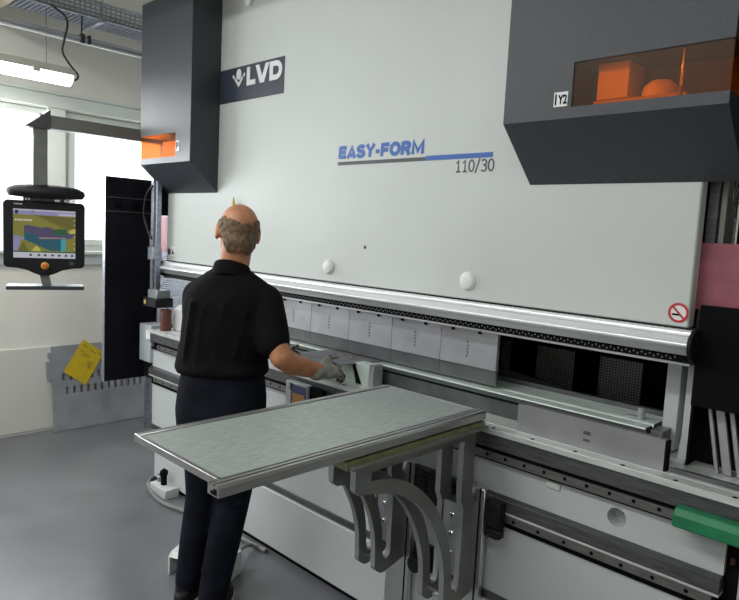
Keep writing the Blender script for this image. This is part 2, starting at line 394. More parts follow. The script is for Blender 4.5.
# brand plate
bp = MB().box(-3.25, -2.645, YR - .002, YR, 2.31, 2.492).build('brand_plate', M['brandplate'], PB, bevel=0)
def letters(mb, x, z, h, w, ch, st):
    y = YR - .0032; d = (0, .0012, 0)
    P = lambda pts: mb.prism([(x + a, y, z + b) for a, b in pts], d)
    if ch == 'L': P([(0, 0), (w, 0), (w, st), (st * 1.1, st), (st * 1.1, h), (0, h)])
    if ch == 'V': P([(0, h), (w / 2 - st * .62, 0), (w / 2 + st * .62, 0), (w, h), (w - st * 1.1, h), (w / 2, st * 1.15), (st * 1.1, h)])
    if ch == 'D':
        n = 10; r = h / 2; out = [(0, 0)] + [(w - r + r * math.sin(PI * k / n), r - r * math.cos(PI * k / n)) for k in range(n + 1)] + [(0, h)]
        ri = r - st; inn = [(st * 1.1, st)] + [(w - r + ri * math.sin(PI * k / n), r - ri * math.cos(PI * k / n)) for k in range(n + 1)] + [(st * 1.1, h - st)]
        N = len(out)
        for k in range(N): mb.prism([(x + a, y, z + b) for a, b in (out[k], out[(k + 1) % N], inn[(k + 1) % N], inn[k])], d)
mb = MB()
letters(mb, -2.966, 2.384, .095, .078, 'L', .026); letters(mb, -2.888, 2.384, .095, .118, 'V', .028); letters(mb, -2.766, 2.384, .095, .104, 'D', .026)
mb.build('brand_lettering', M['logo'], bp, bevel=0)
mb = MB(); cx, y = -3.040, YR - .0034; mb.xf = Matrix.Translation((cx, 0, 2.423)) @ Matrix.Scale(.92, 4) @ Matrix.Translation((-cx, 0, -2.386)); mb.xf[1][1] = 1
mb.prism([(cx + .025 * math.cos(a) , y, 2.418 + .031 * math.sin(a)) for a in [2 * PI * k / 20 for k in range(20)]], (0, .0012, 0))
for sg in (-1, 1):
    mb.prism([(cx + sg * .0, y, 2.345), (cx + sg * .0, y, 2.368), (cx + sg * .034, y, 2.405), (cx + sg * .044, y, 2.392)][::sg], (0, .0012, 0))
    mb.prism([(cx + sg * .042, y, 2.408), (cx + sg * .058, y, 2.424), (cx + sg * .064, y, 2.41), (cx + sg * .052, y, 2.396)][::sg], (0, .0012, 0))
mb.build('brand_emblem', M['logo'], bp, bevel=0)
# model lettering
def ribbon(mb, pts, w, y, closed=False):
    P = [Vector((a, b)) for a, b in pts]; n = len(P); Lf, Rt = [], []
    for i in range(n):
        p0 = P[i - 1] if (i > 0 or closed) else None; p1 = P[(i + 1) % n] if (i < n - 1 or closed) else None
        d0 = (P[i] - p0).normalized() if p0 is not None else (p1 - P[i]).normalized(); d1 = (p1 - P[i]).normalized() if p1 is not None else d0
        m = Vector((-(d0.y + d1.y), d0.x + d1.x)).normalized(); k = w / 2 / max(.75, m.dot(Vector((-d0.y, d0.x))))
        Lf.append(P[i] + m * k); Rt.append(P[i] - m * k)
    for i in range(n if closed else n - 1):
        j = (i + 1) % n
        mb.prism([(q.x, y, q.y) for q in (Lf[i], Lf[j], Rt[j], Rt[i])], (0, .001, 0))
def strokes(ch):
    "unit letters: width ~.9, height 1"
    c = lambda cx_, cy_, rx, ry, a0, a1, n=9: [(cx_ + rx * math.cos(math.radians(a0 + (a1 - a0) * k / n)), cy_ + ry * math.sin(math.radians(a0 + (a1 - a0) * k / n))) for k in range(n + 1)]
    return {'E': [[(.14, 0), (.14, 1)], [(.2, .87), (.72, .87)], [(.2, .5), (.66, .5)], [(.2, .13), (.72, .13)]],
            'A': [[(.1, 0), (.42, .86), (.74, 0)], [(.25, .25), (.6, .25)]],
            'S': [c(.42, .70, .27, .19, 20, 180) + c(.42, .70, .27, .2, 190, 250, 4) + c(.42, .30, .28, .2, 70, -180)],
            'Y': [[(.08, 1), (.40, .48), (.72, 1)], [(.40, .5), (.40, 0)]],
            '-': [[(.08, .40), (.40, .40)]],
            'F': [[(.14, 0), (.14, 1)], [(.2, .87), (.70, .87)], [(.2, .48), (.64, .48)]],
            'O': [c(.44, .5, .32, .39, 0, 342, 18)],
            'R': [[(.14, 0), (.14, 1)], [(.2, .87), (.42, .87)] + c(.46, .675, .2, .195, 80, -80, 8) + [(.42, .48), (.2, .48)], [(.44, .46), (.70, 0)]],
            'M': [[(.14, 0), (.14, .90), (.50, .22), (.86, .90), (.86, 0)]]}[ch]
mb = MB(); x = -2.222
for ch in 'EASY-FORM':
    adv = {'E': .80, 'A': .84, 'S': .84, 'Y': .80, '-': .48, 'F': .76, 'O': .90, 'R': .84, 'M': 1.0}[ch]
    for q, st_ in enumerate(strokes(ch)): ribbon(mb, [(x + a * .0705 + .004 * b, 1.966 + b * .056) for a, b in st_], .0175, YR - .0012 - .0003 * q, ch == 'O')
    x += adv * .0705
mb.build('model_lettering', M['blue'], ram, bevel=0)
mb = MB().box(-2.222, -1.70, YR - .0015, YR, 1.937, 1.952, 0).box(-1.70, -1.378, YR - .0015, YR, 1.937, 1.956, 1)
mb.build('model_stripe', [M['textgrey'], M['blue']], ram, bevel=0)
def digit(ch):
    c = lambda cx_, cy_, rx, ry, a0, a1, n=10: [(cx_ + rx * math.cos(math.radians(a0 + (a1 - a0) * k / n)), cy_ + ry * math.sin(math.radians(a0 + (a1 - a0) * k / n))) for k in range(n + 1)]
    return {'1': [[(.12, .74), (.34, .97), (.34, 0)], [(.12, .03), (.56, .03)]], '0': [c(.32, .5, .26, .47, 0, 340, 17)], '/': [[(.0, -.1), (.40, 1.08)]],
            '3': [c(.30, .74, .24, .23, 150, -80) + [(.24, .52)], c(.30, .27, .26, .25, 85, -150)]}[ch]
mb = MB(); x = -1.548
for ch in '110/30':
    for q, st_ in enumerate(digit(ch)): ribbon(mb, [(x + a * .045, 1.886 + b * .045) for a, b in st_], .0058, YR - .0012 - .0003 * q, ch == '0')
    x += {'1': .031, '0': .0335, '/': .024, '3': .031}[ch]
mb.build('model_number', M['textgrey'], ram, bevel=0)
# no smoking sign
sg = MB().lathe((-.672, YR, 1.44), (0, -1, 0), [(0, .029), (.001, .029)], 28).build('no_smoking_sign', M['white'], PB, bevel=0)
mb = MB(); N = 28
for k in range(N):
    a, b = 2 * PI * k / N, 2 * PI * (k + 1) / N
    mb.prism([(-.672 + r * math.cos(q_), YR - .0022, 1.44 + r * math.sin(q_)) for r, q_ in ((.023, a), (.030, a), (.030, b), (.023, b))], (0, .001, 0))
mb.prism([(-.672 + a, YR - .0024, 1.44 + b) for a, b in ((-.020, .016), (-.016, .020), (.020, -.016), (.016, -.020))], (0, .0012, 0)); mb.build('red_ring', M['red'], sg, bevel=0)
MB().box(-.690, -.668, YR - .0018, YR - .001, 1.431, 1.437).build('cigarette_symbol', M['matt_black'], sg, bevel=0)
# two small labels at the left end
mb = MB().box(-3.735, -3.69, YR - .0012, YR, 1.43, 1.49); s1 = mb.build('warning_label', M['white'], PB, bevel=0)
MB().prism([(-3.73 + a, YR - .002, 1.44 + b) for a, b in ((0, 0), (.034, 0), (.017, .034))], (0, .0008, 0)).build('warning_symbol', M['textgrey'], s1, bevel=0)
MB().lathe((-3.76, YR, 1.455), (0, -1, 0), [(0, .02), (.0014, .02), (.0018, .014), (.0018, .004)], 20).build('round_label', M['textgrey'], PB, bevel=0)
# bottom trim of the ram
yt = 2.018
prof = [(YR + .03, 1.392), (yt + .006, 1.392), (yt, 1.386), (yt, 1.376), (yt + .004, 1.374), (yt - .004, 1.372)]
prof += [(yt + .002 - .030 * math.sin(PI * k / 10), 1.372 - .040 * (k / 10)) for k in range(1, 10)]
prof += [(yt, 1.332), (yt + .006, 1.318), (yt + .012, 1.316), (YR + .03, 1.316)]
MB().px(prof, XL - .012, XRm + .02).build('ram_trim', M['trim'], PB, bevel=0, smooth=50)
mb = MB().box(XL - .012, XRm + .02, YR - .003, YR + .02, 1.392, 1.3975)
for k in range(150):
    x = XL + .01 + k * .0212; mb.box(x, x + .011, YR - .008, YR - .002, 1.3915, 1.3955)
mb.build('rubber_seal', M['black'], PB, bevel=0)
mb = MB().box(XL - .012, XRm + .02, yt + .02, 2.17, 1.292, 1.317)
mb.mi = 1
for k in range(250):
    x = XL + .01 + k * .0125; mb.box(x, x + .004, yt + .0185, yt + .0205, 1.298 + .006 * (k % 2), 1.303 + .006 * (k % 2))
mb.build('tool_clamp_strip', [M['matt_black'], M['bracket']], PB, bevel=0)
MB().box(XL - .012, XRm + .02, yt + .016, 2.17, 1.284, 1.292).build('clamp_lip', M['steel'], PB, bevel=.001)
for xx in (XL - .024, XRm + .02):
    MB().px([(yt - .03, 1.372), (yt - .034, 1.352), (yt - .03, 1.33), (yt, 1.30), (yt + .05, 1.29), (YR + .03, 1.29), (YR + .03, 1.396), (yt, 1.394)], xx, xx + .012).build('trim_end_cap', M['black'], PB)
# head boxes with amber window bays
def head_box(xa, xb, outer, lab):
    yf, yb, zt, z1, z0 = 1.85, YR, 2.915, 1.985, 1.82
    if outer > 0: z1, z0 = 2.012, 1.832
    else: yf, z1 = 1.868, 1.978
    wz0, wz1 = z1 + .033, z1 + .165
    wl = .44
    wa, wb = (xa, xa + wl - .02) if outer < 0 else (xb - wl, xb)
    t = .012
    mb = MB()
    xi = wb if outer < 0 else wa
    # solid shell pieces: above bay, below bay (with chamfered underside), beside bay
    mb.box(xa, xb, yf, yb, wz1, zt)
    mb.px([(yf, wz0), (yf, z1), (yb - .002, z0), (yb - .002, wz0)], xa, xb)
    if outer < 0: mb.box(wb, xb, yf, yb, wz0, wz1)
    else: mb.box(xa, wa, yf, yb, wz0, wz1)
    bx = mb.build('head_box', M['dark_paint'], PB, bevel=.0025)
    # weld the seams visually by one skin: merge coplanar pieces
    bm = bmesh.new(); bm.from_mesh(bx.data); bmesh.ops.remove_doubles(bm, verts=bm.verts, dist=1e-5); bm.to_mesh(bx.data); bm.free()
    bx.modifiers.clear()
    MB().box(wa + (.002 if outer < 0 else .0), wb - (.002 if outer > 0 else 0), yf + .003, yf + .007, wz0, wz1).build('amber_window', M['amber'], bx, bevel=0)
    xo = xa if outer < 0 else xb
    MB().box(xo - .005 if outer > 0 else xo + .001, xo - .001 if outer > 0 else xo + .005, yf + .008, yb - .01, wz0, wz1).build('amber_side_window', M['amber'], bx, bevel=0)
    # bay contents
    if outer > 0:
        MB().box(wa, wb - .01, yb - .012, yb - .002, wz0, wz1).build('bay_back', M['bay_back'], bx, bevel=0)
        MB().box(wa + .055, wa + .15, yf + .05, yf + .16, wz0 + .022, wz1 - .004).build('valve_block', M['white'], bx)
        MB().lathe((wa + .225, yf + .10, wz0 + .018), (0, 0, 1), [(0, .05), (.02, .05), (.036, .044), (.05, .028), (.054, .005)], 24).build('cylinder_dome', M['white'], bx)
        MB().box(wa + .05, wb - .12, yf + .04, yf + .18, wz0, wz0 + .018).build('bay_floor_plate', M['amber_in'], bx)
        MB().cyl((wb - .13, yf + .02, wz0), (wb - .13, yf + .02, wz1), .005, n=8).build('rod', M['chrome'], bx)
    else:
        MB().box(wa + .18, wb, yb - .03, yb - .02, wz0, wz1).build('bay_back', M['white'], bx, bevel=0)
        MB().box(wa + .18, wb, yf + .05, yb - .04, wz0, wz0 + .10).build('valve_block', M['white'], bx)
    return bx, wz0, wz1, wa, wb
bL, lz0, lz1, la, lb = head_box(-3.80, -3.222, -1, '')
bR, rz0, rz1, ra, rb = head_box(-1.212, -.535, 1, '')
# axis tag with lettering Y2 beside the right amber window, a small tag on the left one
tg = MB().box(ra - .058, ra - .012, 1.8485, 1.85, rz0 + .004, rz0 + .048).build('axis_tag', M['white'], bR, bevel=0)
mb = MB().box(ra - .054, ra - .049, 1.8478, 1.8486, rz0 + .009, rz0 + .043); mb.build('tag_bar', M['matt_black'], bR, bevel=0)
text_obj('axis_lettering', 'Y2', .038, M['matt_black'], bR, (ra - .044, 1.8484, rz0 + .012), offset=.0008, width=.03)
MB().box(lb + .006, lb + .042, 1.8665, 1.868, lz0 + .028, lz0 + .085).build('axis_tag', M['white'], bL, bevel=0)
MB().box(lb + .012, lb + .020, 1.8658, 1.8666, lz0 + .035, lz0 + .078).box(lb + .026, lb + .036, 1.8658, 1.8666, lz0 + .05, lz0 + .078).build('tag_bar', M['matt_black'], bL, bevel=0)

# lower body
YP = 1.952
X0, X1 = -3.765, -.452
mb = MB(); mb.px([(YP, .835), (YP + .03, .87), (YP + .03, .70), (YP, .722)], X0, X1)
# panel 1 with two round holes: built as strips around the holes
def holed_panel(name, xa, xb, za, zb, holes, y, th, m):
    mb = MB()
    xs = sorted(h[0] for h in holes); cur = xa
    for hx, hz, r in sorted(holes):
        w = r * 1.3
        if hx - w > cur: mb.box(cur, hx - w, y, y + th, za, zb)
        # square patch with circular hole
        N = 28; out = []; 
        for k in range(N):
            a = 2 * PI * k / N + PI / 4; ca, sa = math.cos(a), math.sin(a)
            s = 1 / max(abs(ca), abs(sa)); out.append((hx + w * ca * s, hz + w * sa * s))
        inn = [(hx + r * math.cos(2 * PI * k / N + PI / 4), hz + r * math.sin(2 * PI * k / N + PI / 4)) for k in range(N)]
        for k in range(N):
            j = (k + 1) % N
            mb.prism([(p[0], y, p[1]) for p in (out[k], out[j], inn[j], inn[k])], (0, th, 0))
        mb.box(hx - w, hx + w, y, y + th, za, hz - w).box(hx - w, hx + w, y, y + th, hz + w, zb); cur = hx + w
    mb.box(cur, xb, y, y + th, za, zb)
    o = mb.build(name, m, PB, bevel=0)
    bm = bmesh.new(); bm.from_mesh(o.data); bmesh.ops.remove_doubles(bm, verts=bm.verts, dist=1e-5); bm.to_mesh(o.data); bm.free()
    return o
fp = holed_panel('front_panel', X0, X1, .728, .838, [(-3.452, .785, .030), (-.762, .789, .030)], YP, .02, M['body'])
for hx, hz in ((-3.452, .785), (-.762, .789)):
    MB().rings([[(hx + r * math.cos(a), yy, hz + r * math.sin(a)) for a in [2 * PI * k / 28 for k in range(28)]] for r, yy in ((.030, YP), (.030, YP + .05), (.004, YP + .05))], False).build('hole_sleeve', M['body'], fp, bevel=0)
MB().box(-1.005, -.955, YP - .006, YP, .812, .836).build('small_tab', M['bed'], fp)
MB().box(X0, X1, YP + .052, 2.9, .30, .94).build('lower_beam', M['steel_dark'], PB, bevel=.002)
MB().box(X0, X1, YP, YP + .04, .352, .62).build('lower_panel', M['body'], PB, bevel=.003)
# upper linear rail
def rail(name, xa, xb, z0, z1, yf, hz, pitch, m):
    mb = MB().box(xa, xb, yf, YP + .02, z0, z1, 0)
    x = xa + .03; mb.mi = 1
    while x < xb - .01:
        mb.cyl((x, yf - .0008, hz), (x, yf + .002, hz), .0062, n=12, mi=1); x += pitch
    return mb.build(name, [m, M['matt_black']], PB, bevel=0)
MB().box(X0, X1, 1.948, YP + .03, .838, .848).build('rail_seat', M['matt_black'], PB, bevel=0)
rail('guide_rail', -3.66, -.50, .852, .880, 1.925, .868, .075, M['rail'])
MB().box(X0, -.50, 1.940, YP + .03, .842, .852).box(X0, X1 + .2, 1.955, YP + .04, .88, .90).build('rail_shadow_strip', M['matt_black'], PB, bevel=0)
# lower rail group
MB().px([(1.955, .729), (1.925, .722), (1.925, .680), (1.955, .680)], X0, X1).build('lower_rail_cover', M['steel_dark'], PB, bevel=.001)
MB().box(X0, X1, 1.925, YP + .02, .672, .680).build('rail_lip', M['bed'], PB, bevel=.001)
rail('lower_guide_rail', -3.70, -.47, .644, .672, 1.925, .657, .095, M['rail'])
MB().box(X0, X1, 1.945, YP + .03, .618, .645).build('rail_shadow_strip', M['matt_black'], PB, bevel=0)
# third strip and base
MB().box(-3.765, X1, 1.945, YP + .03, .325, .355).build('dark_strip', M['steel_dark'], PB, bevel=.001)
MB().box(-3.69, X1, 1.935, 2.9, .03, .322).build('base_panel', M['body'], PB, bevel=.004)
MB().box(-3.67, X1, 1.955, 2.88, 0, .03).build('plinth', M['matt_black'], PB, bevel=0)
# bed with drilled ledge
XB = -.20
mb = MB().px([(1.902, .968), (1.902, .952), (1.915, .948), (1.915, .900), (2.34, .900), (2.34, .968), (1.968, .968), (1.966, .9655), (1.964, .968), (1.912, .968), (1.910, .9655), (1.908, .968)], -3.73, XB, 0)
bed = mb.build('bed', [M['bed'], M['matt_black']], PB, bevel=0)
MB().box(-3.73, XB, 1.9135, 1.918, .898, .947).build('bed_face', M['steel_dark'], bed, bevel=0)
x = -3.693
while x < -.3:
    MB().cyl((x, 1.926, .9670), (x, 1.926, .9683), .0075, n=12).build('bolt_hole', M['matt_black'], bed, bevel=0); x += .155
MB().box(X0 + .0, X1 + .18, 1.96, 2.28, .85, .90).build('bed_support', M['matt_black'], PB, bevel=0)
# die holder (long)
dh = MB().px([(2.075, .968), (2.075, 1.052), (2.078, 1.056), (2.128, 1.056), (2.14, 1.044), (2.152, 1.056), (2.272, 1.056), (2.272, .968)], -3.30, -.745, 0)
die = thing('lower_die', 'long dark die bar with bright V-grooved top on the bed', 'die', (-2, 2.14, .968))
o = dh.build('die_body', [M['die'], M['dietop']], die, bevel=0)
for p in o.data.polygons:
    if p.center.z > 1.043: p.material_index = 1  # top faces recoloured pale, the light falling on them is in the colour
MB().box(-3.30, -.745, 2.073, 2.0755, 1.028, 1.036).build('die_groove', M['matt_black'], die, bevel=0)
MB().box(-3.30, -.745, 2.274, 2.298, .968, 1.074).build('backing_bar', M['steel_dark'], die, bevel=.002)
MB().cyl((-.79, 2.075, 1.005), (-.79, 2.045, 1.005), .016, n=16).build('end_screw', M['steel'], die)
MB().cyl((-.80, 2.18, 1.056), (-.80, 2.18, 1.095), .012, n=12).box(-.85, -.79, 2.172, 2.19, 1.056, 1.062).build('end_stop', M['steel'], die)
# side frames and posts on the right
MB().px([(2.18, .975), (2.18, 1.283), (2.35, 1.283), (2.35, .975)], -.731, -.686).build('inner_post', M['body'], PB, bevel=.002)
MB().px([(2.16, 1.30), (2.16, 1.04), (2.13, .95), (2.09, .9695), (2.28, .9695), (2.40, 1.30)], -.662, -.622).build('side_frame', M['body'], PB, bevel=.002)
MB().box(-.738, -.70, 2.10, 2.18, .970, 1.05).build('post_foot', M['bracket'], PB, bevel=.002)
MB().box(-.642, -.612, 2.12, 2.19, 1.36, 2.9).build('frame_plate', M['steel_dark'], PB, bevel=.002)
MB().box(-.611, -.593, 2.135, 2.19, 1.40, 2.9).build('frame_plate', M['bracket'], PB, bevel=.002)
MB().px([(2.2, 1.28), (2.2, 1.31), (2.9, 1.31), (2.9, .3), (2.85, .3), (2.85, 1.28)], -3.74, -3.69).build('side_frame', M['body'], PB, bevel=.002)
# pink guards and black side panels
MB().box(-.70, -.15, 2.105, 2.115, 1.452, 1.655).build('pink_guard', M['pink'], PB, bevel=.001)
MB().box(-.615, .1, 2.06, 2.075, 1.165, 1.47).build('black_guard', M['matt_black'], PB, bevel=.001)
MB().box(-.612, .0, 2.16, 2.175, .969, 1.40).build('black_back', M['matt_black'], PB, bevel=0)
MB().box(-.6215, -.614, 2.09, 2.40, .969, 1.30).build('side_shade_plate', M['matt_black'], PB, bevel=0)  # added black plate, paints the shade on the side frame's unlit face
MB().px([(1.985, .968), (1.985, .982), (1.99, .982), (1.99, .972), (2.03, .972), (2.03, .968)], -.63, XB).build('angle_lip', M['steel_dark'], PB, bevel=0)
MB().box(-.64, .1, 2.40, 2.44, 1.42, 2.9).build('valve_back', M['matt_black'], PB, bevel=0)
hx, hy = -.600, 2.28
mb = MB().cyl((hx, hy, 1.60), (hx, hy, 1.80), .007, n=12).lathe((hx, hy, 1.76), (0, 0, 1), [(0, .012), (.03, .012), (.04, .008), (.07, .008)], 12).cyl((hx, hy, 1.82), (hx + .06, hy, 1.825), .009, n=10)
mb.lathe((hx - .03, hy + .02, 1.78), (0, 0, 1), [(0, .007), (.03, .009), (.05, .005)], 10).lathe((hx - .03, hy + .02, 1.83), (0, 0, 1), [(0, .008), (.02, .010), (.04, .005)], 10).tube([(hx - .022, hy, 1.74), (hx - .03, hy, 1.71), (hx - .024, hy, 1.68)], .005)
mb.build('hydraulic_fitting', M['chrome'], PB, bevel=0)
# right end column below the bed
MB().box(X1 + .002, -.42, 1.965, 2.26, 0, .85).build('end_gap', M['matt_black'], PB, bevel=0)
MB().box(-.418, -.2, 1.97, 2.26, 0, .85).build('end_panel', M['body'], PB, bevel=.002)
MB().box(-.440, -.428, 1.957, 1.966, .765, .785).build('red_hose_clip', M['brown'], PB)
# left end of machine
MB().box(-4.105, -3.80, 2.15, 2.16, 1.44, 1.675).build('pink_guard', M['pink'], PB, bevel=.001)
MB().box(-3.915, -3.765, 1.935, 2.10, .745, .985).build('junction_box', M['beige_box'], PB, bevel=.006, seg=2)
MB().box(-3.80, -3.73, 1.92, 1.94, .90, .955).build('end_bracket', M['white'], PB, bevel=.002)
MB().box(-3.96, -3.768, 1.99, 2.15, .62, .745).build('lower_junction_box', M['black'], PB, bevel=.002)
# laser sensor column
mb = MB().box(-3.825, -3.795, 1.955, 2.00, 1.215, 1.90).box(-3.795, -3.772, 1.968, 2.0, 1.215, 1.90).box(-3.85, -3.825, 1.96, 2.0, 1.42, 1.58)
ls = mb.build('sensor_column', M['galv'], PB, bevel=.002)
MB().box(-3.80, -3.68, 1.93, 2.02, 1.165, 1.215).build('sensor_bracket', M['bracket_edge'], ls, bevel=.002)
MB().box(-3.82, -3.66, 1.91, 2.03, 1.11, 1.165).build('laser_sensor', M['black'], ls, bevel=.004)
MB().box(-3.808, -3.785, 1.9085, 1.91, 1.125, 1.148).build('sensor_label', M['estop_ring'], ls, bevel=0)
MB().box(-3.84, -3.76, 1.945, 2.0, 1.40, 1.48).build('column_clamp', M['galv'], ls, bevel=.002)
MB().tube(smooth_path([(-3.80, 1.95, 1.86), (-3.86, 1.94, 1.80), (-3.89, 1.94, 1.68), (-3.85, 1.95, 1.58), (-3.80, 1.95, 1.53)], 6), .006).build('sensor_cable', M['cableblk'], ls, bevel=0)
MB().box(-3.92, -3.795, 2.005, 2.10, 1.68, 1.90).build('column_mount', M['matt_black'], PB, bevel=.002)
# black swing guard on the left
gd = MB().box(-4.03, -4.0, 1.745, 2.10, .605, 1.905).build('side_guard_door', M['blackpanel'], PB, bevel=.003)
MB().box(-4.0305, -3.9995, 1.742, 1.745, .605, 1.905).build('guard_edge', M['galv'], gd, bevel=0)
MB().box(-4.0, -3.993, 1.755, 2.09, 1.688, 1.694).box(-4.0, -3.993, 1.755, 2.09, 1.775, 1.781).build('guard_seam', M['textgrey'], gd, bevel=0)
for yy in (1.825, 1.93): MB().lathe((-4.0, yy, 1.735), (1, 0, 0), [(0, .022), (.02, .022), (.026, .016), (.028, .004)], 20).build('guard_knob', M['matt_black'], gd, bevel=0)
MB().box(-4.0, -3.79, 2.06, 2.10, 1.70, 1.76).box(-4.0, -3.765, 2.06, 2.10, .66, .70).build('guard_hinge', M['matt_black'], gd)
# red-brown block and white block standing on the left end of the bed
o = MB().lathe((-3.655, 1.978, .9685), (0, 0, 1), [(0, .034), (.125, .034), (.13, .031), (.13, .025), (.12, .025), (.12, .002)], 24).build('brown_canister', M['brown'], bevel=0)
tag(o, 'small red-brown cylinder standing on left end of the bed', 'canister')
o = MB().px([(2.03, .9685), (2.03, 1.10), (2.07, 1.125), (2.10, 1.125), (2.10, .9685)], -3.66, -3.42).build('white_block', M['white'], bevel=.003)
tag(o, 'white steel block on the bed behind the man, beside brown cylinder', 'block')

# rear guard with mesh windows
RG = thing('rear_guard', 'black rear guard screen with three wire mesh windows seen under the ram', 'guard', (-2.2, 2.9, 0))
zz0, zz1 = .942, 1.298
wins = [(-1.70, -1.645), (-1.51, -1.315), (-1.20, -1.01)]
yg = 2.72
mb = MB(); cur = -3.68
for a, b in wins: mb.box(cur, a, yg, yg + .03, zz0, 1.298); mb.box(a, b, yg, yg + .03, zz0, .955); mb.box(a, b, yg, yg + .03, 1.15, 1.298); cur = b
mb.box(cur, -.66, yg, yg + .03, zz0, 1.298); mb.build('guard_frame', M['matt_black'], RG, bevel=0)
for a, b in wins:
    wire_panel((a, yg + .012, .95), (b - a, 0, 0), max(4, int((b - a) / .012)), (0, 0, .20), 17, .0024).build('mesh_window', M['mesh'], RG, bevel=0)
for (a, b, m_) in ((-1.76, -1.26, 'steel_dark'), (-1.24, -.90, 'meshback')):
    MB().box(a, b, yg + .12, yg + .13, .942, 1.298).build('rear_sheet', M[m_], RG, bevel=0)  # the blue sheet stands in for bluish light beyond the mesh
MB().prism([(-1.9, 2.42, 1.10), (-1.22, 2.42, 1.045), (-1.22, 2.42, 1.025), (-1.9, 2.42, 1.075)], (0, .03, 0)).build('backgauge_beam', M['bracket'], PB, bevel=.002)
# left mesh guard
MG = thing('mesh_guard', 'grey wire mesh guard screen left of the ram behind the black guard', 'guard', (-4.3, 2.4, 0))
wire_panel((-4.72, 2.40, .55), (.93, 0, 0), 58, (0, 0, 1.20), 74, .0035).build('wire_mesh', M['galv'], MG, bevel=0)
MB().box(-4.74, -4.71, 2.39, 2.42, 0, 1.78).box(-3.80, -3.77, 2.39, 2.42, .50, 1.78).box(-4.71, -3.80, 2.39, 2.42, 1.75, 1.78).box(-4.71, -3.80, 2.39, 2.42, .50, .55).build('mesh_frame', M['galv'], MG)

# ------------------------------------------------------------------ punches
PW = .2740
def punch():
    t = thing('punch_segment', 'x', 'press tool', (0, 0, 0), 'steel punch segments clamped under the ram')
    MB().px([(2.105, 1.282), (2.105, 1.125), (2.123, 1.125), (2.123, 1.282)], .0006, PW - .0006, 0).build('punch_body', M['steel'], t, bevel=.001)
    MB().px([(2.1052, 1.1246), (2.117, 1.066), (2.119, 1.066), (2.1228, 1.1246)], .0006, PW - .0006, 0).build('punch_tip', M['steel_reflect_dark'], t, bevel=0)  # same steel painted darker, the dark die's reflection put into the colour
    MB().px([(2.1035, 1.128), (2.1035, 1.122), (2.106, 1.121), (2.106, 1.128)], .001, PW - .001).build('bevel_line', M['steel_dark'], t, bevel=0)
    for xx in (.055, .185): MB().box(xx, xx + .013, 2.099, 2.106, 1.262, 1.282).build('tool_clip', M['matt_black'], t, bevel=0)
    mb = MB(); x = PW * .5
    for k in range(5):
        z = 1.222 - .014 * k; mb.box(x - .007, x + .004 + .003 * (k % 2), 2.1042, 2.1052, z, z + .003); mb.box(x - .004 + .004 * (k % 2), x - .001 + .004 * (k % 2), 2.1042, 2.1052, z - .007, z)
    mb.build('engraving', M['steel_dark'], t, bevel=0)
    return t
names = ['rightmost steel punch segment under the ram, its end face open to view', 'second steel punch segment from the open right end of the row',
         'third steel punch segment from the right end, above the far table corner', 'fourth steel punch segment from the right end, above the gripped sheet corner',
         'fifth steel punch segment from the right, just right of the man\'s sleeve', 'leftmost steel punch segment in sight, half hidden behind the man\'s sleeve']
p0 = punch()
for k, nm in enumerate(names):
    o = p0 if k == 0 else copy_tree(p0)
    o.location = (-1.334 - PW * (k + 1), 0, 0); o['label'] = nm

# ------------------------------------------------------------------ die bar standing on ledge at right, V-block, workpiece
mb = MB().box(-1.145, -.645, 1.968, 1.991, .9685, 1.064)
for k in range(40):
    x = -1.12 + k * .0115
    mb.box(x, x + .0095, 1.970, 1.989, 1.064, 1.067)
t = thing('steel_bar', 'grey ground steel bar standing on the bed ledge at right', 'steel bar', (-.86, 1.986, .968))
mb.build('bar_body', M['bar'], t, bevel=0)
MB().box(-.90, -.876, 1.9672, 1.9682, 1.018, 1.030).box(-.90, -.876, 1.9672, 1.9682, .996, 1.004).build('etched_mark', M['steel_dark'], t, bevel=0)
MB().box(-.645, -.638, 1.973, 1.998, .9685, 1.062).build('bar_end', M['matt_black'], t, bevel=0)
vb = thing('v_block', 'bright steel V-notched block on the bed beside the gloved hand', 'block', (-1.96, 2.02, .968))
MB().prism([(-2.07, 1.985, .9685), (-1.975, 1.985, .9685), (-2.0, 1.985, 1.045), (-2.07, 1.985, 1.045)], (0, .06, 0)).build('block_face', M['dietop'], vb, bevel=.001)
MB().prism([(-1.975, 1.99, .9685), (-1.935, 1.99, .9685), (-1.985, 1.99, 1.062), (-2.0, 1.99, 1.045)], (0, .05, 0)).build('dark_wedge', M['matt_black'], vb, bevel=.001)
MB().prism([(-1.935, 1.985, .9685), (-1.895, 1.985, .9685), (-1.895, 1.985, 1.062), (-1.985, 1.985, 1.062)], (0, .06, 0)).build('block_triangle', M['dietop'], vb, bevel=.001)
MB().box(-1.895, -1.885, 1.985, 2.045, .9685, 1.066).box(-1.885, -1.878, 1.985, 2.045, .9685, 1.04).box(-1.878, -1.868, 1.985, 2.045, .9685, 1.066).build('slotted_end', M['steel'], vb, bevel=.001)

wp = thing('workpiece_sheet', 'thin grey sheet metal piece held by the man under the punch', 'metal sheet', (-2.13, 2.03, 1.058))
u = Vector((.31, -.06, 0)); Ln = u.length; u.normalize(); v = Vector((.06, .31, 0)).normalized()
mb = MB(); slotted(mb, (-2.298, 1.945, 1.058), u, v, Ln, .235, [(.135, .147, [(.15, .19), (.205, .25)]), (.165, .176, [(.13, .17), (.185, .215), (.23, .265)])], .003)
mb.build('sheet', M['workpiece'], wp, bevel=0)

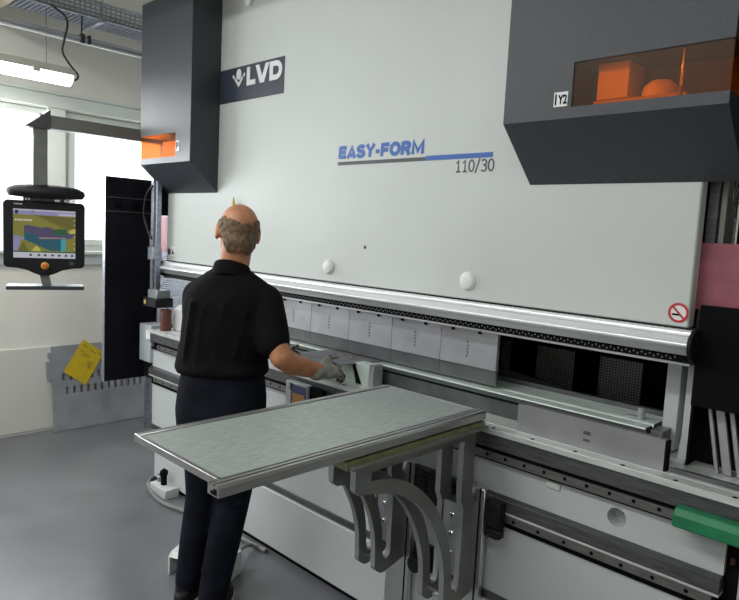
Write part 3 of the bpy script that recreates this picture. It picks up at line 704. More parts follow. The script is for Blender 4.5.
# tool box on the front rail
tb = thing('label_box', 'grey box with orange label hung on the front rail below his arm', 'box', (-2.208, 1.88, .83))
MB().box(-2.308, -2.153, 1.862, 1.895, .80, .935).build('box_body', M['beige_box'], tb, bevel=.003)
MB().box(-2.268, -2.161, 1.8605, 1.862, .815, .925).build('label_field', M['navy_label'], tb, bevel=0)
mb = MB()
for k in range(5): mb.box(-2.255, -2.173 + .004 * (k % 2), 1.8595, 1.8605, .832 + .0115 * k, .840 + .0115 * k)
mb.build('label_lines', M['orange_label'], tb, bevel=0)
MB().box(-2.151, -2.068, 1.875, 1.898, .80, .93).build('side_bracket', M['matt_black'], tb, bevel=.002)
MB().box(-2.298, -2.268, 1.855, 1.866, .90, .93).build('latch', M['steel'], tb, bevel=.001)

# ------------------------------------------------------------------ support table with brackets
TX0, TX1, TY0, TY1, TZ = -1.677, -1.212, .818, 1.862, 1.04
ST = thing('support_table', 'grey sheet support table on curved brackets in front of the press', 'table', (-1.44, 1.4, 0))
MB().box(TX0 + .026, TX1 - .045, TY0 + .012, TY1 - .008, TZ - .010, TZ - .002).build('table_top', M['plate'], ST, bevel=.001)
mb = MB().box(TX0, TX0 + .022, TY0, TY1, TZ - .022, TZ + .001).build('left_profile', M['alu_y'], ST, bevel=.002)
MB().box(TX0 + .0225, TX0 + .0255, TY0 + .01, TY1, TZ - .012, TZ - .006).build('profile_groove', M['matt_black'], ST, bevel=0)
MB().box(TX0 + .022, TX1 - .03, TY0 - .002, TY0 + .012, TZ - .020, TZ).build('front_edge', M['alu_y'], ST, bevel=.001)
MB().box(TX0 + .022, TX1 - .03, TY1 - .008, TY1, TZ - .030, TZ).build('rear_edge', M['alu_y'], ST, bevel=.001)
# right extrusion: T slot profile
pr = [(0, 0), (0, -.028), (.046, -.028), (.046, -.006), (.040, 0), (.030, 0), (.030, -.006), (.022, -.006), (.022, 0), (.012, 0), (.012, -.006), (.006, -.006), (.006, 0)]
MB().prism([(TX1 - .044 + a, TY0 - .025, TZ + b) for a, b in pr], (0, TY1 - TY0 + .03, 0)).build('right_profile', M['alu_y'], ST, bevel=0)
MB().prism([(TX1 - .0435 + .002 + a, TY0 - .0265, TZ + b) for a, b in [(.024, -.010), (.036, -.010), (.036, -.024), (.012, -.024), (.012, -.016), (.024, -.016)]], (0, .003, 0)).build('profile_slot', M['matt_black'], ST, bevel=0)
MB().box(TX0 + .03, TX1 - .05, TY0 + .05, TY1 - .02, TZ - .022, TZ - .010).build('under_frame', M['bracket'], ST, bevel=.001)
for xx in (-1.674, -1.285):
    MB().box(xx, xx + .075, 1.20, TY1 + .005, TZ - .060, TZ - .036).build('support_bar', [M['green_edge']], ST, bevel=.001)
MB().box(-1.34, -1.195, 1.21, TY1 + .005, TZ - .0605, TZ - .05).build('support_bar', M['bracket'], ST, bevel=.001)

def arc_pts(P, n=5):
    return [(p.x, p.y) for p in smooth_path([(a, b, 0) for a, b in P], n)]
def bracket_plate(name, xa, th):
    ztop = .982
    # J plate as a band: outline outer (front/lower) and inner (hole) polylines joined by quads
    outer = [(1.876, ztop), (1.278, ztop), (1.278, .888)] + arc_pts([(1.295, .872), (1.36, .860), (1.49, .820), (1.605, .738), (1.685, .622), (1.730, .505), (1.742, .40), (1.745, .352), (1.775, .325)]) + [(1.80, .322), (1.90, .345), (1.90, .69), (1.876, .72), (1.876, ztop)]
    inner = [(1.808, .932), (1.345, .932), (1.343, .905)] + arc_pts([(1.365, .902), (1.44, .888), (1.54, .845), (1.640, .765), (1.725, .648), (1.770, .525), (1.782, .42), (1.792, .385), (1.806, .375)]) + [(1.818, .378), (1.828, .392), (1.828, .68), (1.810, .72), (1.808, .932)]
    def resample(P, n):
        P = [Vector((a, b, 0)) for a, b in P]; L = [0]
        for a, b in zip(P, P[1:]): L.append(L[-1] + (b - a).length)
        out = []
        for k in range(n):
            t = L[-1] * k / (n - 1); i = max(j for j in range(len(L) - 1) if L[j] <= t + 1e-9)
            q_ = (t - L[i]) / max(1e-9, L[i + 1] - L[i]); p = P[i].lerp(P[i + 1], q_); out.append((p.x, p.y))
        return out
    # use explicit correspondence: same number of points in both lists
    A, B2 = outer[:-1], inner[:-1]
    assert len(A) == len(B2), (len(A), len(B2))
    mb = MB(); n = len(A)
    ring = lambda P, x: [mb._p((x, a, b)) for a, b in P]
    a0, a1, b0, b1 = ring(A, xa), ring(A, xa + th), ring(B2, xa), ring(B2, xa + th)
    for k in range(n):
        j = (k + 1) % n
        mb.mi = 0
        mb.face([a0[k], a0[j], b0[j], b0[k]]); mb.face([a1[j], a1[k], b1[k], b1[j]])
        mb.mi = 1  # edges get a lighter grey, painting in the light they catch
        mb.face([a0[j], a0[k], a1[k], a1[j]]); mb.face([b0[k], b0[j], b1[j], b1[k]])
    return mb.build(name, [M['bracket'], M['bracket_edge']], ST, bevel=0, smooth=40)
for xa in (-1.690, -1.602, -1.366, -1.272):
    bracket_plate('bracket_plate', xa, .022)
for (xa, xb) in ((-1.668, -1.602), (-1.344, -1.272)):
    MB().box(xa, xb, 1.835, 1.895, .42, .69).build('clamp_block', M['bracket_edge'], ST, bevel=.002)
    mb = MB()
    for z in (.645, .575, .505): mb.lathe(((xa + xb) / 2 + .01, 1.835, z), (0, -1, 0), [(0, .010), (.006, .010), (.009, .007), (.009, .002)], 16)
    mb.build('bolt', M['chrome'], ST, bevel=0)
    MB().cyl((xa, 1.80, .352), (xb, 1.80, .352), .016, n=18).build('spacer_rod', M['chrome'], ST, bevel=0)
    MB().cyl((xb + .02, 1.84, .955), (xb + .0235, 1.84, .955), .010, n=12).build('bracket_bolt', M['chrome'], ST, bevel=0)
    mb = MB().box(xa + .005, xb + .060, 1.9005, 1.923, .05, .745)
    mb.build('upright_profile', M['alu'], ST, bevel=.002)
    MB().box(xb + .038, xb + .044, 1.899, 1.9015, .05, .745).build('profile_groove', M['matt_black'], ST, bevel=0)
    MB().box(xb + .076, xb + .135, 1.88, 1.924, .59, .72).box(xb + .09, xb + .15, 1.868, 1.90, .60, .63).build('rail_carriage', M['black'], ST, bevel=.004)
    MB().box(xa - .12, xa + .004, 1.88, 1.924, .62, .73).build('rail_carriage', M['black'], ST, bevel=.004)
    if xb > -1.4: continue
    k = MB().lathe((xb + .125, 1.90, .375), (0, -1, 0), [(0, .012), (.03, .012), (.032, .03), (.05, .032), (.056, .026), (.058, .01)], 20)
    k.box(xb + .08, xb + .17, 1.90, 1.925, .34, .44); k.build('clamp_knob', M['black'], ST, bevel=0)
    MB().cyl((xb + .11, 1.895, .43), (xb + .15, 1.86, .45), .009, n=12).lathe((xb + .15, 1.88, .42), (0, -1, 0), [(0, .014), (.012, .014), (.014, .005)], 14).build('clamp_lever', M['chrome'], ST, bevel=0)

# ------------------------------------------------------------------ control pendant
CP = thing('control_pendant', 'black touch-screen control pendant hanging from a grey swivel arm', 'control panel', (-3.95, 1.37, 1.2))
MB().box(-3.985, -3.905, 1.33, 2.22, 2.132, 2.205).build('swivel_arm', M['bracket'], CP, bevel=.003)
MB().prism([(-3.99, 1.25, 2.125), (-3.99, 1.385, 2.125), (-3.99, 1.385, 2.235)], (.09, 0, 0)).build('corner_gusset', M['steel_dark'], CP, bevel=.002)
MB().box(-3.985, -3.915, 1.297, 1.375, 1.79, 2.13).build('hanging_post', M['bracket'], CP, bevel=.004)
MB().box(-4.0, -3.89, 2.10, 2.22, 2.07, 2.25).build('arm_mount', M['steel_dark'], CP, bevel=.004)
cn = Vector((.944, -.33, 0)); cs = Vector((.33, .944, 0)); cz = Vector((0, 0, 1)); cc = Vector((-3.95, 1.37, 1.53))
def pw(s, z, d=0): return cc + cs * s + cz * z + cn * d
# housing outline with rounded corners and a bulge at the bottom
def arc(cx_, cy_, r, a0, a1, n=5): return [(cx_ + r * math.cos(math.radians(a0 + (a1 - a0) * k / n)), cy_ + r * math.sin(math.radians(a0 + (a1 - a0) * k / n))) for k in range(n + 1)]
out = arc(.185, .165, .025, 0, 90) + arc(-.185, .165, .025, 90, 180) + arc(-.185, -.165, .025, 180, 260)
out += [(-.14, -.193), (-.09, -.205), (-.05, -.225), (-.02, -.235), (.02, -.235), (.05, -.225), (.09, -.205), (.14, -.193)] + arc(.185, -.165, .025, 280, 360)
hs = MB().prism([pw(a, b, -.05) for a, b in out], cn * .07).build('pendant_housing', M['black'], CP, bevel=.006, seg=2)
sw, sh = .160, .138
P_ = lambda a, b: (-sw + 2 * sw * a, .004 - sh + 2 * sh * b)
SCM = {}
def sm(n, c, e=.9):
    if n not in SCM: SCM[n] = mat('screen_' + n, (.02, .02, .02), .3, emit=c, estr=e)
    return SCM[n]
cols = {'bg': (.27, .25, .035), 'olive2': (.17, .145, .02), 'teal': (.01, .11, .17), 'teal2': (.01, .16, .22), 'purple': (.085, .065, .16), 'green': (.02, .12, .04), 'yellow': (.62, .58, .10),
        'cyan': (.05, .42, .50), 'bar': (.33, .32, .60), 'bar2': (.60, .58, .72), 'low': (.66, .68, .75), 'grey': (.28, .30, .42), 'dark': (.01, .015, .03), 'pinkish': (.45, .25, .22), 'white': (.9, .9, .9)}
keys = list(cols)
mb = MB()
def poly(c, pts, lay):
    mb.mi = keys.index(c); mb.prism([pw(*P_(a, b), .0205 + .0002 * lay) for a, b in pts], cn * .0002)
poly('bg', [(0, 0), (1, 0), (1, 1), (0, 1)], 0)
poly('bar', [(0, .89), (1, .89), (1, 1), (0, 1)], 1); poly('bar2', [(0, .965), (1, .965), (1, 1), (0, 1)], 2); poly('bar2', [(.72, .89), (1, .89), (1, .94), (.72, .94)], 2)
poly('dark', [(.03, .90), (.08, .90), (.08, .975), (.03, .975)], 3); poly('grey', [(.28, .905), (.34, .905), (.34, .98), (.28, .98)], 3)
poly('olive2', [(.33, .89), (1, .86), (1, .58), (.85, .62)], 1)
poly('grey', [(0, .48), (.18, .42), (.18, .36), (0, .40)], 1); poly('bar', [(0, .40), (.12, .36), (.06, .12), (0, .12)], 1)
poly('purple', [(.17, .66), (.22, .68), (.45, .63), (.55, .65), (.75, .56), (.98, .52), (.98, .45), (.82, .40), (.5, .40), (.4, .43), (.17, .56)], 2)
poly('teal', [(.17, .56), (.42, .42), (.76, .40), (.76, .16), (.58, .16), (.17, .38)], 3); poly('teal2', [(.42, .42), (.80, .40), (.80, .16), (.58, .16)], 2)
poly('cyan', [(.76, .40), (.84, .42), (.84, .15), (.76, .15)], 4); poly('pinkish', [(.40, .43), (.84, .44), (.84, .42), (.42, .40)], 5)
poly('green', [(.60, .56), (.72, .62), (.86, .62), (.86, .50), (.70, .47)], 4); poly('yellow', [(.90, .60), (1, .64), (1, .54), (.90, .52)], 4)
poly('yellow', [(.28, .14), (.44, .14), (.42, .20), (.36, .26)], 4); poly('olive2', [(.08, .14), (.24, .14), (.16, .34)], 3)
poly('green', [(0, .115), (1, .115), (1, .14), (0, .14)], 5); poly('low', [(0, 0), (1, 0), (1, .115), (0, .115)], 5)
for a in (.25, .38, .48, .60, .71, .82, .92): poly('dark', [(a, .04), (a + .05, .045), (a + .04, .08), (a + .01, .085)], 6)
for k in range(8): poly('white', [(.03 + .035 * k, .76), (.05 + .035 * k, .755), (.05 + .035 * k, .79), (.03 + .035 * k, .80)], 6)
for b in (.8, .7, .45, .3, .2): poly('white', [(.97, b), (.99, b), (.99, b + .02), (.97, b + .02)], 6)
mb.build('screen', [sm(k, cols[k]) for k in keys], hs, bevel=0)
mb = MB()
for a in (-.155, -.146, -.137, -.128, -.120): mb.prism([pw(a, .166, .0203), pw(a + .006, .166, .0203), pw(a + .006, .172, .0203), pw(a, .172, .0203)], cn * .0004)
mb.build('maker_mark', M['logo'], hs, bevel=0)
MB().lathe(pw(.0, -.178, .02), cn, [(0, .021), (.006, .021), (.008, .016)], 24).build('button_ring', M['estop_ring'], hs, bevel=0)
MB().lathe(pw(.0, -.178, .026), cn, [(0, .014), (.008, .016), (.014, .015), (.017, .006)], 24).build('stop_button', M['estop'], hs, bevel=0)
MB().lathe(pw(.14, -.162, .02), cn, [(0, .012), (.001, .012)], 16).build('round_badge', M['textgrey'], hs, bevel=0)
# oval cap above
mb = MB(); n = 40
ov = lambda sx, dy, z: [pw(.008 + sx * math.cos(2 * PI * k / n), z + .0, dy * math.sin(2 * PI * k / n)) for k in range(n)]
mb.rings([ov(.10, .05, .208), ov(.19, .085, .214), ov(.205, .095, .236), ov(.20, .09, .256), ov(.16, .07, .276), ov(.08, .04, .284)])
mb.build('oval_cap', M['black'], CP, bevel=0, smooth=60)
MB().prism([pw(a, b, -.02) for a, b in ((-.11, .188), (-.11, .21), (.11, .21), (.11, .188))], cn * .03).build('cap_bracket', M['steel_dark'], CP)
mb = MB()
for a in (-.10, -.085, .05, .06, .07, .10): mb.prism([pw(a, .193, .012), pw(a + .009, .193, .012), pw(a + .009, .205, .012), pw(a, .205, .012)], cn * .004)
mb.build('cap_screw', M['chrome'], CP, bevel=0)
MB().prism([pw(a, b, -.02) for a, b in ((-.03, -.225), (.02, -.225), (.035, -.29), (-.015, -.29))], cn * .02).build('tray_strut', M['bracket'], CP, bevel=.002)
MB().prism([pw(a, b, -.06) for a, b in ((-.195, -.312), (-.195, -.290), (.205, -.290), (.205, -.312))], cn * .15).build('tray_shelf', M['dark_paint'], CP, bevel=.003)

# ------------------------------------------------------------------ floor things: pedal, cables, levelling foot, leaning bars, green cover
FP = thing('foot_pedal', 'pale grey hooded foot pedal on the floor behind the man\'s legs', 'foot pedal', (-2.5, 1.6, 0))
# hood: inverted U sheet, long axis along w, open at both ends
w_ = Vector((.916, .402, 0)); d_ = Vector((-w_.y, w_.x, 0)); o_ = Vector((-2.612, 1.447, 0))
hl, hd_, hh = .295, .165, .112
side = [(0, 0), (.0, hh * .78), (.022, hh * .96), (.06, hh), (hd_, hh), (hd_, 0)]
for q0 in (0, hl - .010):
    MB().prism([o_ + d_ * a + cz * b + w_ * q0 for a, b in side], w_ * .010).build('side_plate', M['pedalgrey'], FP, bevel=.002)
MB().prism([o_ + d_ * a + cz * b + w_ * .0102 for a, b in ((.0, hh * .78), (.022, hh * .96), (.06, hh), (hd_, hh), (hd_, 0), (hd_ - .008, 0), (hd_ - .008, hh - .009), (.06, hh - .009), (.026, hh * .96 - .009), (.008, hh * .78))], w_ * (hl - .0204)).build('pedal_hood', M['pedalgrey'], FP, bevel=.001)
MB().prism([o_ + d_ * a + cz * b + w_ * .03 for a, b in ((.05, .0), (.05, .012), (.15, .035), (.15, 0))], w_ * (hl - .06)).build('treadle', M['matt_black'], FP, bevel=.003)
e_ = o_ + w_ * (hl - .05) + d_ * hd_ + cz * .05
MB().cyl(e_, e_ + d_ * .04, .014, n=14).build('cable_gland', M['black'], FP)
c = MB().tube(smooth_path([e_ + d_ * .03, e_ + d_ * .08 + cz * .02, Vector((-2.55, 1.86, .035)), Vector((-2.53, 1.91, .012))], 8), .009)
c.build('pedal_cable', M['cable'], FP, bevel=0)
c = MB().tube(smooth_path([(-3.72, 2.10, .012), (-3.725, 2.0, .012), (-3.69, 1.91, .012), (-3.60, 1.855, .012), (-3.47, 1.815, .012), (-3.31, 1.80, .012), (-3.157, 1.835, .012), (-2.95, 1.87, .012), (-2.72, 1.895, .012), (-2.48, 1.915, .012)], 8), .012)
tag(c.build('floor_cable', M['cable'], bevel=0), 'thick grey cable looping over floor along the base of the press', 'cable')
LF = thing('levelling_foot', 'pale levelling foot block with black bolt under left machine end', 'machine foot', (-3.5, 1.87, 0))
MB().box(-3.56, -3.37, 1.84, 1.932, 0, .055).build('foot_block', M['body'], LF, bevel=.003)
MB().lathe((-3.47, 1.885, .055), (0, 0, 1), [(0, .018), (.06, .018), (.062, .024), (.085, .024), (.088, .018), (.10, .006)], 16).build('levelling_bolt', M['matt_black'], LF, bevel=0)
MB().lathe((-3.535, 1.89, .055), (0, 0, 1), [(0, .014), (.03, .014), (.034, .010), (.05, .010), (.052, .002)], 14).build('lock_nut', M['galv'], LF, bevel=0)

for k, (x, nm, w) in enumerate(((-.600, 'leftmost of three pale metal bars leaning at the right press end', .012), (-.578, 'wide middle bar of three pale metal bars leaning at the right press end', .026), (-.540, 'rightmost of three pale metal bars leaning at the right press end', .014))):
    a = Vector((x - .005, 2.13, 1.25)); b = Vector((x + .062, 2.09, .9695))
    mb = MB().prism([b, b + Vector((w, 0, 0)), b + Vector((w, .012, 0)), b + Vector((0, .012, 0))], a - b)
    tag(mb.build('metal_bar', M['bar'], bevel=.002), nm, 'metal bar', 'metal bars leaning at the right end')
gc = thing('green_cover', 'green plastic cover slid over the right end of the front rail', 'plastic cover', (-.45, 1.9, .85))
MB().prism([(-.572, a, b) for a, b in ((1.862, .858), (1.862, .892), (1.875, .910), (1.912, .910), (1.912, .884), (1.922, .884), (1.922, .848), (1.90, .848))], (.347, 0, 0)).build('cover_body', M['green'], gc, bevel=.003)
MB().box(-.575, -.569, 1.87, 1.915, .862, .89).build('cover_end', M['green'], gc, bevel=.001)

# ------------------------------------------------------------------ the operator
F = Vector((-.55008, .83511, 0)); Rv = Vector((.83511, .55008, 0)); PO = Vector((-2.24, 1.49, 0))
def L(x, y, z): return PO + Rv * x + F * y + Vector((0, 0, z))
class Blob(MB):
    def ell(s, c, rx, ry, rz, n=20, m=14, rot=None):
        rings = []
        for i in range(1, m):
            th = PI * i / m
            ring = []
            for k in range(n):
                p = Vector((rx * math.sin(th) * math.cos(2 * PI * k / n), ry * math.sin(th) * math.sin(2 * PI * k / n), -rz * math.cos(th)))
                if rot: p = rot @ p
                q_ = Vector(c) + p; ring.append(L(*q_))
            rings.append(ring)
        s.rings(rings); return s
    def cap(s, p0, r0, p1, r1, n=16, sc=(1, 1)):
        "tapered capsule from p0 to p1 in local coords; sc squashes the section"
        p0, p1 = Vector(p0), Vector(p1); t = (p1 - p0).normalized(); a, b = frame(t); a = a * sc[0]; b = b * sc[1]
        rings = []
        for k in range(1, 6):
            th = PI / 2 * k / 5; rings.append((p0 - t * r0 * math.cos(th), r0 * math.sin(th)))
        for k in range(0, 5):
            th = PI / 2 * k / 5; rings.append((p1 + t * r1 * math.sin(th), r1 * math.cos(th)))
        s.rings([[L(*(c + (a * math.cos(2 * PI * k / n) + b * math.sin(2 * PI * k / n)) * r)) for k in range(n)] for c, r in rings]); return s
    def chain(s, pts, n=16):
        for (p0, r0), (p1, r1) in zip(pts, pts[1:]): s.cap(p0, r0, p1, r1, n)
        return s
    def loft(s, secs, n=32, pw_=2.4):
        "secs: (cx, cy, cz, rx, ry) superellipse sections"
        rings = []
        for cx_, cy_, cz_, rx, ry in secs:
            ring = []
            for k in range(n):
                a = 2 * PI * k / n; ca, sa = math.cos(a), math.sin(a)
                ring.append(L(cx_ + rx * math.copysign(abs(ca) ** (2 / pw_), ca), cy_ + ry * math.copysign(abs(sa) ** (2 / pw_), sa), cz_))
            rings.append(ring)
        s.rings(rings); return s
    def fuse(s, name, m, parent, voxel=.008, it=8, post=None):
        me = bpy.data.meshes.new('tmp'); me.from_pydata([tuple(v) for v in s.v], [], s.f)
        bm = bmesh.new(); bm.from_mesh(me); bmesh.ops.recalc_face_normals(bm, faces=bm.faces); bm.to_mesh(me); bm.free()
        t = bpy.data.objects.new('tmp', me); COL.objects.link(t)
        r = t.modifiers.new('r', 'REMESH'); r.mode = 'VOXEL'; r.voxel_size = voxel; r.use_smooth_shade = True
        q_ = t.modifiers.new('s', 'SMOOTH'); q_.iterations = it; q_.factor = .5
        dg = bpy.context.evaluated_depsgraph_get(); nm = bpy.data.meshes.new_from_object(t.evaluated_get(dg)); bpy.data.objects.remove(t)
        nm.materials.clear()
        for k in (m if isinstance(m, (list, tuple)) else [m]): nm.materials.append(k)
        if post: post(nm)
        for p in nm.polygons: p.use_smooth = True
        nm.name = name
        o = bpy.data.objects.new(name, nm); COL.objects.link(o); attach(o, parent); return o

PE = thing('person', 'balding man in black polo shirt and dark jeans feeding a sheet into the press', 'person', tuple(PO))
hz = Matrix.Rotation(math.radians(30), 3, 'Z') @ Matrix.Rotation(math.radians(5), 3, 'Y') @ Matrix.Rotation(math.radians(-14), 3, 'X') @ Matrix.Diagonal((1.04, 1.08, 1.12))   # turned to his left, bent forward
HC = Vector((.028, .012, 1.615))
def hd(x, y, z): return HC + hz @ Vector((x, y, z))
body = Blob()
# cranium, face
body.ell(hd(0, -.012, .012), .076, .094, .082, 26, 18, hz)
body.ell(hd(0, .040, -.035), .060, .055, .075, 22, 14, hz)
body.ell(hd(0, .055, -.085), .042, .035, .032, 18, 12, hz)           # chin
body.ell(hd(0, .078, .005), .045, .018, .018, 16, 10, hz)            # brow
body.cap(hd(0, .090, -.008), .010, hd(0, .112, -.040), .013)          # nose
body.ell(hd(-.028, .075, -.028), .02, .016, .014, 12, 8, hz); body.ell(hd(.028, .075, -.028), .02, .016, .014, 12, 8, hz)
body.ell(hd(0, .086, -.066), .024, .010, .007, 14, 8, hz)            # lips
for sx in (-1, 1):
    rr = hz @ Matrix.Rotation(math.radians(-18 * sx), 3, 'Z')
    body.ell(hd(sx * .080, -.006, -.006), .010, .019, .031, 14, 10, rr)
    body.ell(hd(sx * .079, .001, -.030), .009, .011, .012, 12, 8, rr)
# neck and upper trunk hidden by the shirt
body.ell(hd(0, -.045, -.045), .062, .05, .06, 20, 14, hz)
body.cap(hd(0, -.025, -.05), .060, (.015, -.015, 1.42), .064, 20)
body.loft([(0, -.0, 1.28, .12, .08), (.0, 0, 1.36, .11, .07), (.01, -.01, 1.43, .05, .05)])
# arms
shR, elR, wrR = (.165, .0, 1.335), (.262, -.080, 1.128), (.390, .075, 1.052)
shL, elL, wrL = (-.125, .01, 1.330), (-.135, .15, 1.105), (.085, .300, 1.080)
body.chain([(shR, .055), ((.215, -.055, 1.21), .049), (elR, .045)]); body.chain([(elR, .045), ((.290, -.045, 1.100), .046), ((.335, .010, 1.075), .039), (wrR, .030)])
body.chain([(shL, .045), ((-.146, .07, 1.22), .045), (elL, .042)]); body.chain([(elL, .044), ((-.06, .205, 1.095), .042), (wrL, .028)])
# short hand cores so that the arms run into the gloves
def hand(bl, wr, fwd, side, dn, grip, s=1.0):
    "palm, five fingers curled around a thin edge; fwd = pointing dir, side = towards the thumb, dn = palm normal"
    wr, fwd, side, dn = Vector(wr), Vector(fwd).normalized(), Vector(side).normalized(), Vector(dn).normalized()
    P = lambda f, s_, d: wr + (fwd * f + side * s_ + dn * d) * s
    for sd in (-.027, -.010, .008, .026): bl.cap(P(.012, sd * .75, 0), .020 * s, P(.078, sd, .004), .015 * s, 12)
    L1 = (.034, .040, .043, .038); sds = (-.030, -.010, .010, .030)
    for k in range(4):
        a = P(.078, sds[k], .004); b = P(.078 + L1[k] * .86, sds[k] * 1.05, .004 + L1[k] * .5 * grip)
        c = P(.078 + L1[k] * 1.25, sds[k] * 1.05, .010 + L1[k] * 1.05 * grip); d = P(.078 + L1[k] * 1.2, sds[k] * 1.02, .012 + L1[k] * 1.55 * grip)
        bl.cap(a, .0115 * s, b, .0105 * s, 10); bl.cap(b, .0105 * s, c, .0098 * s, 10); bl.cap(c, .0098 * s, d, .0085 * s, 10)
    a = P(.022, .026, .004); b = P(.050, .050, .000); c = P(.082, .052, -.012); d = P(.105, .044, -.020)
    bl.cap(a, .017 * s, b, .0135 * s, 10); bl.cap(b, .013 * s, c, .0115 * s, 10); bl.cap(c, .0115 * s, d, .0095 * s, 10)
hand_args = []
fwdR = (.42, .74, .02); fwdL = (.75, .55, -.02)
body.cap(wrR, .026, Vector(wrR) + Vector(fwdR).normalized() * .05, .018); body.cap(wrL, .026, Vector(wrL) + Vector(fwdL).normalized() * .05, .018)
# hips/legs core under the trousers
body.loft([(-.005, 0, .86, .14, .10), (-.01, 0, 1.0, .14, .10), (0, 0, 1.32, .14, .09)])
hairmat = M['hair']
def paint_skin(me): pass
bd = body.fuse('body', M['skin'], PE, .006, 5)
# hair fringe: a ragged cap of short tufts round the back and sides
hb = Blob()
random.seed(3)
def skull(az, el, k=1.0):
    "point on the cranium; az 0 = back, + towards his right"
    x = math.sin(az) * math.cos(el); y = -math.cos(az) * math.cos(el); z = math.sin(el)
    return hd(.0765 * x * k, -.012 + .0945 * y * k, .012 + .0825 * z * k)
hb2 = Blob()
NC = hd(0, -.045, -.045)
for i in range(620):
    az = random.uniform(-1.75, 1.75); top = -.12 + .38 * min(1, abs(az)) ** 1.3
    if i < 430:
        el = random.uniform(-.9, top)
        if abs(az) > 1.2 and el < -.1: continue
        a = skull(az, el, .995); b = skull(az + random.uniform(-.18, .18), el - random.uniform(.10, .24), 1.015 + random.uniform(0, .035))
    else:
        az *= .75; el = random.uniform(-.75, .35)
        f_ = lambda az, el, k: NC + hz @ Vector((.062 * k * math.sin(az) * math.cos(el), -.050 * k * math.cos(az) * math.cos(el), .060 * k * math.sin(el)))
        a = f_(az, el, .99); b = f_(az + random.uniform(-.15, .15), el - random.uniform(.15, .3), 1.04 + random.uniform(0, .06))
    hb2.cap(a, .0062, b, .0026, 6)
hairo = hb2.fuse('hair', M['hair'], PE, .0036, 2)
# eyes and brows on the far side
for sx in (-1, 1):
    e = Blob(); e.ell(hd(sx * .029, .079, -.022), .010, .009, .007, 12, 8, hz)
    eo = e.build('eye', M['white'], PE, bevel=0)
    e = Blob(); e.ell(hd(sx * .029, .0855, -.022), .0045, .003, .0045, 10, 8, hz); e.build('iris', M['brown'], eo, bevel=0)
    e = Blob(); e.cap(hd(sx * .015, .094, .004), .004, hd(sx * .045, .086, .006), .003, 8); e.build('eyebrow', M['hair'], PE, bevel=0)
# shirt
sh = Blob()
sh.loft([(-.022, .0, 1.025, .184, .124), (-.02, .0, 1.045, .198, .133), (-.022, .005, 1.085, .191, .132), (-.012, .002, 1.14, .182, .128), (0, -.005, 1.22, .186, .128), (.003, -.008, 1.30, .186, .122), (.006, -.010, 1.36, .176, .112), (.012, -.012, 1.405, .142, .094), (.018, -.014, 1.445, .084, .076)])
sh.cap((.0, -.012, 1.425), .066, (-.130, .0, 1.345), .062, 20); sh.cap((.03, -.012, 1.42), .066, (.145, .0, 1.345), .066, 20)
sh.cap((-.118, .0, 1.345), .070, (.145, .0, 1.335), .075, 20)
sh.chain([((.155, 0, 1.33), .078), ((.195, -.035, 1.24), .073), ((.216, -.056, 1.182), .070)], 20)
sh.chain([((-.128, .0, 1.338), .070), ((-.148, .04, 1.26), .070), ((-.150, .095, 1.165), .070)], 20)
# bunched folds round the waist and diagonal creases on the back
for k, (z, r) in enumerate(((1.05, .023), (1.085, .018), (1.12, .014))):
    for q in range(9):
        a0 = PI + .25 + q * .32; a1 = a0 + .33
        f = lambda a: Vector((-.022 + (.180) * math.cos(a), .004 + .118 * math.sin(a), z + .012 * math.sin(3 * a + k * 2)))
        sh.cap(f(a0), r, f(a1), r * .9, 8)
for (p, q, r) in (((-.10, -.115, 1.32), (-.135, -.112, 1.10), .016), ((-.055, -.122, 1.30), (-.085, -.122, 1.04), .013), ((.04, -.124, 1.33), (.0, -.124, 1.10), .012), ((.12, -.105, 1.30), (.08, -.118, 1.12), .013), ((-.165, -.05, 1.25), (-.185, -.06, 1.05), .014)):
    sh.cap(p, r, q, r * .6, 8)
# collar
sho = sh.fuse('shirt', M['shirt'], PE, .008, 6)
n = 28; cb = Blob()
def colr(r, z, dz): return [L(.020 + r * 1.02 * math.cos(2 * PI * k / n), -.018 + r * math.sin(2 * PI * k / n), z + dz * math.sin(2 * PI * k / n)) for k in range(n)]
cb.rings([colr(.080, 1.428, -.018), colr(.077, 1.448, -.022), colr(.071, 1.472, -.026), colr(.067, 1.476, -.026), colr(.063, 1.460, -.024), colr(.066, 1.428, -.018)], closed=True)
cb.build('collar', M['shirt'], PE, bevel=0, smooth=60)
# trousers
tr_ = Blob()
tr_.loft([(-.015, 0, 1.06, .166, .110), (-.015, -.002, .99, .180, .120), (-.015, -.004, .94, .186, .128), (-.015, -.010, .87, .188, .138), (-.018, -.008, .80, .180, .132), (-.022, 0, .745, .165, .115)])
tr_.chain([((-.095, -.0, .80), .096), ((-.094, .005, .64), .082), ((-.104, .015, .48), .066), ((-.126, .0, .29), .060), ((-.142, -.015, .095), .055)], 20)
tr_.chain([((.075, -.005, .80), .100), ((.058, -.005, .63), .088), ((.040, .010, .48), .074), ((.018, -.03, .29), .070), ((-.004, -.07, .085), .060)], 20)
for (p, q, r) in (((.0, -.055, .52), (.09, -.045, .49), .022), ((-.03, -.085, .20), (.05, -.09, .16), .022), ((-.16, -.045, .17), (-.11, -.055, .13), .020), ((-.13, -.11, .78), (-.02, -.085, .72), .024), ((.13, -.09, .77), (.03, -.075, .71), .024)):
    tr_.cap(p, r, q, r * .8, 10)
tr_.fuse('trousers', M['jeans'], PE, .008, 5)
